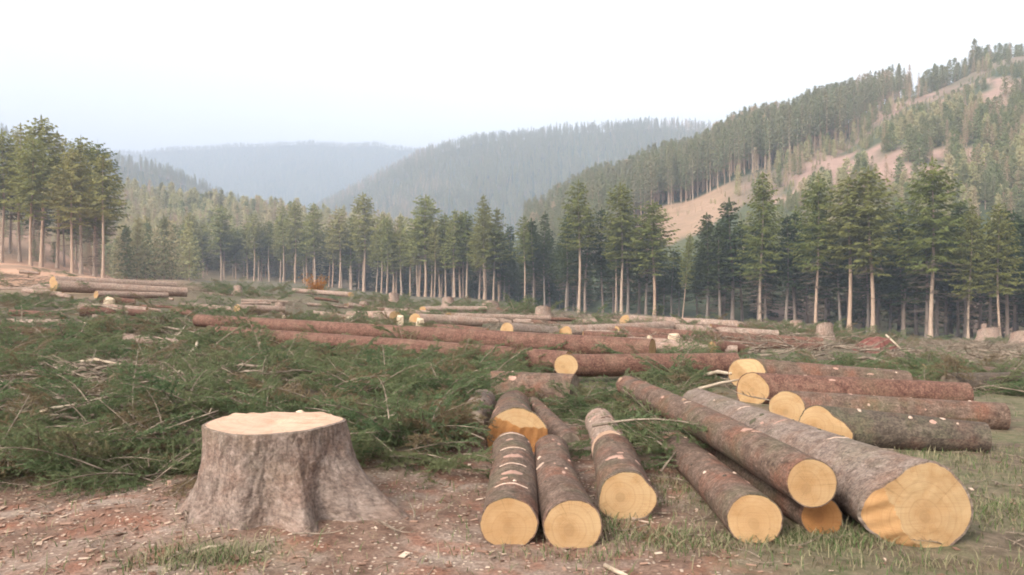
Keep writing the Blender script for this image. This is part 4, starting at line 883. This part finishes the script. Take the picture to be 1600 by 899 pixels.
def bough(x, y, z, rot, s, k, label, group=None):
    t = thing('spruce_bough', (x, y, z), label, 'bough', group); t.rotation_euler = rot; t.scale = (s, s, s)
    a = link('stem', BOUGH[k][0], t); b = link('needles', BOUGH[k][1], t); b['kind'] = 'stuff'
    BO.append([a, b]); return t
bough(.62, 6.25, .34, (.1, .05, -.15), 1.0, 0, 'green spruce bough draped over the stout log with the ragged end')
bough(1.18, 5.95, .22, (.3, .1, 1.9), .8, 1, 'green spruce bough hanging between the stout log and the crossed heap')
bough(1.08, 5.8, .10, (0, 0, 1.2), .9, 2, 'dark spruce bough on the ground left of the lowest slim log')
bough(-.25, 6.7, .16, (0, 0, 2.6), .9, 3, 'spruce bough on the ground left of the front pair of logs')
def bare_mesh(seed, L=1.0):
    r = random.Random(seed); mb = MB()
    P = [np.array([L*f, .05*math.sin(f*3+seed*1.3), .06*math.sin(f*4+seed)]) for f in np.linspace(0, 1, 7)]
    mb.add(*tube(P, np.linspace(.017, .004, 7), 5))
    for k in range(12):
        f = r.uniform(.15, .95); i = f*6; i0 = min(5, int(i)); p = P[i0]+(P[i0+1]-P[i0])*(i-i0); l2 = L*.3*(1.1-f)*r.uniform(.5, 1.3)
        dv = np.array([.7, r.choice((-1, 1))*r.uniform(.5, 1), r.uniform(-.3, .5)]); dv /= np.linalg.norm(dv); e = p+dv*l2; mb.add(*tube([p, (p+e)/2+np.array([0, 0, .02]), e], [.005, .004, .0015], 3))
    return mesh_of('bare_branch', np.concatenate(mb.v), mb.f, M['stick'])
BARE = [bare_mesh(s) for s in (1, 2, 3)]
BB = []
for k, (px, py, rz, s) in enumerate([(150, 600, .4, 1.3), (235, 640, 2.6, 1.0), (60, 690, 0.1, 1.4)]):
    x, y = at(px, py, .2); o = link('bare_branch', BARE[k], None, (x, y, gz(x, y)+.12)); o.rotation_euler = (.1, -.1, rz); o.scale = (s, s, s)
    tag(o, ['bare forked brown branch lying on the brash upper left of the big stump', 'bare brown branch just left of the big stump top', 'long bare twig branch at the left edge of the brash'][k], 'branch'); BB.append([o])
def cover_points(n, ur, Yr, keep):
    u = rng.uniform(*ur, n); Y = np.sqrt(rng.uniform(Yr[0]**2, Yr[1]**2, n)); x = (u-800)/F*Y
    m = keep(u, Y, x) > rng.random(n); return x[m], Y[m]
def hug_rot(n, tilt, lift=0.0):
    return np.stack([rng.normal(0, tilt*1.4, n), rng.normal(lift, tilt, n), rng.uniform(0, 6.28, n)], -1)
def strew(name, label, protos, spec, tilt, cat):
    PX, PR, PS = [], [], []
    for n, ur, Yr, keep, hs, sr in spec:
        x, y = cover_points(n, ur, Yr, keep); ok = ~((x > -.1) & (x < 2.2) & (y > 10.6) & (y < 13.2)); x, y = x[ok], y[ok]; k = len(x)
        PX.append(np.stack([x, y, ground_z(x, y)+rng.uniform(*hs, k)], -1)); PR.append(hug_rot(k, tilt, -.12)); PS.append(rng.uniform(*sr, k))
    P, Q, S = np.concatenate(PX), np.concatenate(PR), np.concatenate(PS)
    return scatter(name, label, protos, P, Q, np.stack([S]*3, -1), rng.integers(0, len(protos), len(P)), cat)
pn = lambda s, f, th, k: (lambda u, Y, x: np.clip((vnoise(x*f, Y*f, 0, s)+.5*vnoise(x*f*2.7, Y*f*2.7, 0, s+3)-th)*k, 0, 1))
green_left = lambda u, Y, x: brash_mask(x, Y)*np.clip(.25+pn(91, .55, -.3, 1.5)(u, Y, x), 0, 1)*(1-.85*np.exp(-((u-170)/230)**2-((Y-11.5)/3.2)**2))
green_field = lambda u, Y, x: brash_mask(x, Y)*pn(93, .16, -.02, 2.2)(u, Y, x)*(Y > 14)*np.where((u < 330) & (Y > 34), .25, 1)
free = lambda u, Y, x: np.where((u > 1080) & (Y < 11), 0, 1.0)
strew('brash', 'heaped green spruce branches covering the felled ground', BO, [
    (6200, (-500, 760), (5.4, 14), green_left, (-.06, .14), (.45, .9)),
    (1000, (760, 1080), (5.9, 14), lambda u, Y, x: brash_mask(x, Y)*.9, (-.03, .08), (.35, .7)),
    (2600, (1050, 2100), (9.0, 15), lambda u, Y, x: brash_mask(x, Y)*pn(97, .5, -.25, 1.5)(u, Y, x), (-.04, .05), (.45, .8)),
    (5200, (-500, 2100), (14, 34), green_field, (-.08, .05), (.6, 1.2)),
    (3600, (-400, 2000), (34, 85), green_field, (-.1, .08), (.9, 1.7))], .26, 'brash')
strew('branch_litter', 'grey-brown bare twigs and broken branches strewn over the felled ground', BB, [
    (2600, (-500, 760), (5.4, 15), lambda u, Y, x: brash_mask(x, Y)*(.04+.8*np.exp(-((u-150)/220)**2-((Y-11)/3.4)**2)), (.03, .2), (.4, 1.0)),
    (420, (700, 2000), (5.5, 15), lambda u, Y, x: .35+.5*brash_mask(x, Y), (.0, .08), (.25, .7)),
    (420, (-200, 1900), (3.4, 6), lambda u, Y, x: np.full_like(x, .5), (.0, .02), (.12, .35)),
    (8000, (-400, 2000), (14, 60), lambda u, Y, x: pn(95, .2, -.2, 2)(u, Y, x), (.0, .10), (.6, 1.5))], .12, 'branch litter')
# single sticks one can pick out
STK = [(80, 592, 205, 580, .035, 1), (118, 512, 200, 545, .05, 0), (100, 585, 190, 588, .03, 1), (60, 540, 35, 500, .03, 0), (5, 608, 60, 600, .03, 1), (140, 620, 200, 603, .025, 1), (295, 570, 310, 548, .035, 1), (190, 668, 305, 660, .03, 0),
       (30, 680, 120, 672, .018, 1), (95, 720, 190, 690, .016, 1), (555, 672, 620, 668, .016, 1), (270, 545, 290, 525, .02, 1), (200, 530, 330, 560, .03, 0), (230, 600, 330, 625, .025, 0), (130, 640, 245, 632, .022, 0),
       (330, 600, 420, 606, .022, 0), (20, 655, 130, 640, .02, 0), (450, 620, 540, 612, .018, 0), (700, 640, 780, 632, .02, 0), (945, 840, 1010, 872, .012, 1), (1050, 876, 1110, 888, .012, 1), (300, 835, 350, 818, .010, 1),
       (1100, 585, 1142, 593, .035, 1), (1090, 607, 1160, 600, .02, 1), (770, 570, 790, 596, .03, 1), (855, 558, 905, 570, .03, 1), (1250, 690, 1330, 704, .012, 0), (1300, 560, 1420, 575, .03, 0), (1395, 532, 1440, 540, .03, 0), (650, 560, 700, 566, .02, 1)]
for i, (a, b, c, e, r, pale) in enumerate(STK):
    x0, y0 = at(a, b, .15); x1, y1 = at(c, e, .18)
    if abs(y1-y0) > 3: y1 = y0+math.copysign(3, y1-y0); x1 = (c-800)/F*y1
    on = float(brash_mask(np.array([x0]), np.array([y0]))[0]); lift = .10 if on > .5 else .0
    P0, P1 = np.array([x0, y0, gz(x0, y0)+lift+r]), np.array([x1, y1, gz(x1, y1)+lift*2+r]); ln_ = np.linalg.norm(P1-P0); mid = (P0+P1)/2+np.array([.03, .05, .05+.03*math.sin(i)])*min(1, ln_*.7)
    mid[2] = max(mid[2], gz(mid[0], mid[1])+r*.7)
    mb = MB(); mb.add(*tube([P0, P0*.45+mid*.5+P1*.05, mid, P1*.45+mid*.5+P0*.05, P1], [r, r*.95, r*.85, r*.7, r*.45], 7))
    o = mb.build('stick', M['stick_pale' if pale else 'stick'])
    near = y0 < 5.2
    tag(o, ('pale thin stick lying on the bare soil in the foreground' if near else 'pale stripped stick lying on the brash' if pale else 'brown broken branch end lying in the brash'), 'stick',
        'sticks on the foreground soil' if near else 'pale sticks on the brash' if pale else 'brown sticks in the brash')

# ------------------------------------------------------------------ chips and grass
def chips():
    n = 5200; u = rng.uniform(-250, 1850, n); Y = np.sqrt(rng.uniform(3.2**2, 6.6**2, n)); x = (u-800)/F*Y
    k = (rng.random(n) < np.clip(.5+.6*vnoise(x*1.3, Y*1.3, 0, 101)-np.clip((u-1050)/600, 0, .4), .05, 1)) & (brash_mask(x, Y) < .6) & (np.hypot(x-SX, Y-SY) > .5)
    x, Y = x[k], Y[k]; n = len(x); z = ground_z(x, Y)
    L = rng.gamma(1.8, .0055, n)+.004; wd = L*rng.uniform(.25, .7, n); hh = rng.uniform(.002, .006, n); a = rng.uniform(0, 6.28, n); tl = rng.normal(0, .35, n)
    c, s = np.cos(a), np.sin(a); V = np.zeros((n, 8, 3))
    for q, (sx, sy, sz) in enumerate([(-1, -1, 0), (1, -.7, 0), (.8, 1, 0), (-.9, .8, 0), (-1, -1, 1), (1, -.7, 1), (.8, 1, 1), (-.9, .8, 1)]):
        lx, ly = sx*L, sy*wd; V[:, q, 0] = x+lx*c-ly*s; V[:, q, 1] = Y+lx*s+ly*c; V[:, q, 2] = z+.002+sz*hh+np.maximum(0, lx*tl)*.6
    B = np.array([(3, 2, 1, 0), (4, 5, 6, 7), (0, 1, 5, 4), (1, 2, 6, 5), (2, 3, 7, 6), (3, 0, 4, 7)])
    Fc = (np.arange(n)[:, None, None]*8+B[None]).reshape(-1, 4).tolist()
    t = NT('wood_chip'); g = t.n('NewGeometry'); rp = g.outputs['Random Per Island']
    c1 = t.mix(t.ramp(rp, .15, .5), (.14, .075, .05), (.30, .18, .125)); t.color(t.mix(t.ramp(rp, .72, 1.0), c1, (.50, .38, .28)))
    tag(link('wood_chips', mesh_of('wood_chips', V.reshape(-1, 3), Fc, t.m, None, False)), 'bark flakes and wood chips scattered over the bare soil', 'wood chips', None, 'stuff')
chips()
def grass():
    X, Yv = [], []
    def blob(px, py, sx, sy, n):
        cx, cy = at(px, py); X.append(rng.normal(cx, sx, n)); Yv.append(rng.normal(cy, sy, n))
    blob(310, 886, .22, .10, 900); blob(1310, 845, .24, .13, 900); blob(1240, 840, .2, .10, 700); blob(1560, 800, .3, .28, 1500); blob(1580, 740, .35, .4, 700); blob(1010, 840, .25, .12, 700)
    blob(1440, 885, .5, .08, 450); blob(1090, 850, .2, .1, 600); blob(1050, 770, .18, .3, 700); blob(1500, 710, .5, .25, 600); blob(900, 870, .3, .05, 200); blob(930, 815, .1, .15, 300)
    n = 1500; u = rng.uniform(1000, 2000, n); Y = np.sqrt(rng.uniform(3.6**2, 11**2, n)); X.append((u-800)/F*Y); Yv.append(Y)
    n = 1500; u = rng.uniform(-300, 1000, n); Y = np.sqrt(rng.uniform(3.4**2, 5.8**2, n)); X.append((u-800)/F*Y); Yv.append(Y)
    x, Y = np.concatenate(X), np.concatenate(Yv); k = (Y > 3); x, Y = x[k], Y[k]; n = len(x); z = ground_z(x, Y)
    h = rng.gamma(4, .011, n)+.012; a = rng.uniform(0, 6.28, n); bd = rng.uniform(.3, 1.3, n)*h; w_ = rng.uniform(.0016, .0032, n)
    ca, sa = np.cos(a), np.sin(a); V = np.zeros((n, 5, 3))
    for q, (f, wd) in enumerate(((0, 1), (0, -1), (.55, .8), (.55, -.8), (1, 0))):
        V[:, q, 0] = x+ca*bd*f*f-sa*w_*wd; V[:, q, 1] = Y+sa*bd*f*f+ca*w_*wd; V[:, q, 2] = z-.004+h*f*(1-.25*f)
    b = np.arange(n)*5; Fc = [(i, i+1, i+3, i+2) for i in b.tolist()]+[(i+2, i+3, i+4) for i in b.tolist()]
    t = NT('grass_blade'); rp = t.n('NewGeometry').outputs['Random Per Island']; t.color(t.mix(t.ramp(rp, .25, .6), (.065, .095, .03), (.21, .175, .10)))
    tag(link('grass', mesh_of('grass', V.reshape(-1, 3), Fc, t.m, None, False)), 'short thin grass growing in patches on the soil', 'grass', None, 'stuff')
grass()

# ------------------------------------------------------------------ the haze
def haze():
    x0, x1, y0, y1, z0, z1 = -3800, 3800, -3800, 3800, -40, 545
    V = [(x, y, z) for z in (z0, z1) for y in (y0, y1) for x in (x0, x1)]
    Fc = [(0, 2, 3, 1), (4, 5, 7, 6), (0, 1, 5, 4), (1, 3, 7, 5), (3, 2, 6, 7), (2, 0, 4, 6)]
    m = bpy.data.materials.new('valley_haze'); m.use_nodes = True; t = m.node_tree; t.nodes.remove(t.nodes['Principled BSDF'])
    v = t.nodes.new('ShaderNodeVolumePrincipled'); v.inputs['Density'].default_value = HAZE_DENSITY; v.inputs['Color'].default_value = (*HAZE_COLOR, 1); v.inputs['Anisotropy'].default_value = 0.0
    t.links.new(v.outputs[0], t.nodes['Material Output'].inputs['Volume'])
    tag(link('haze', mesh_of('haze', V, Fc, m, None, False)), 'thin pale haze filling the valley', None, None, 'stuff')
haze()
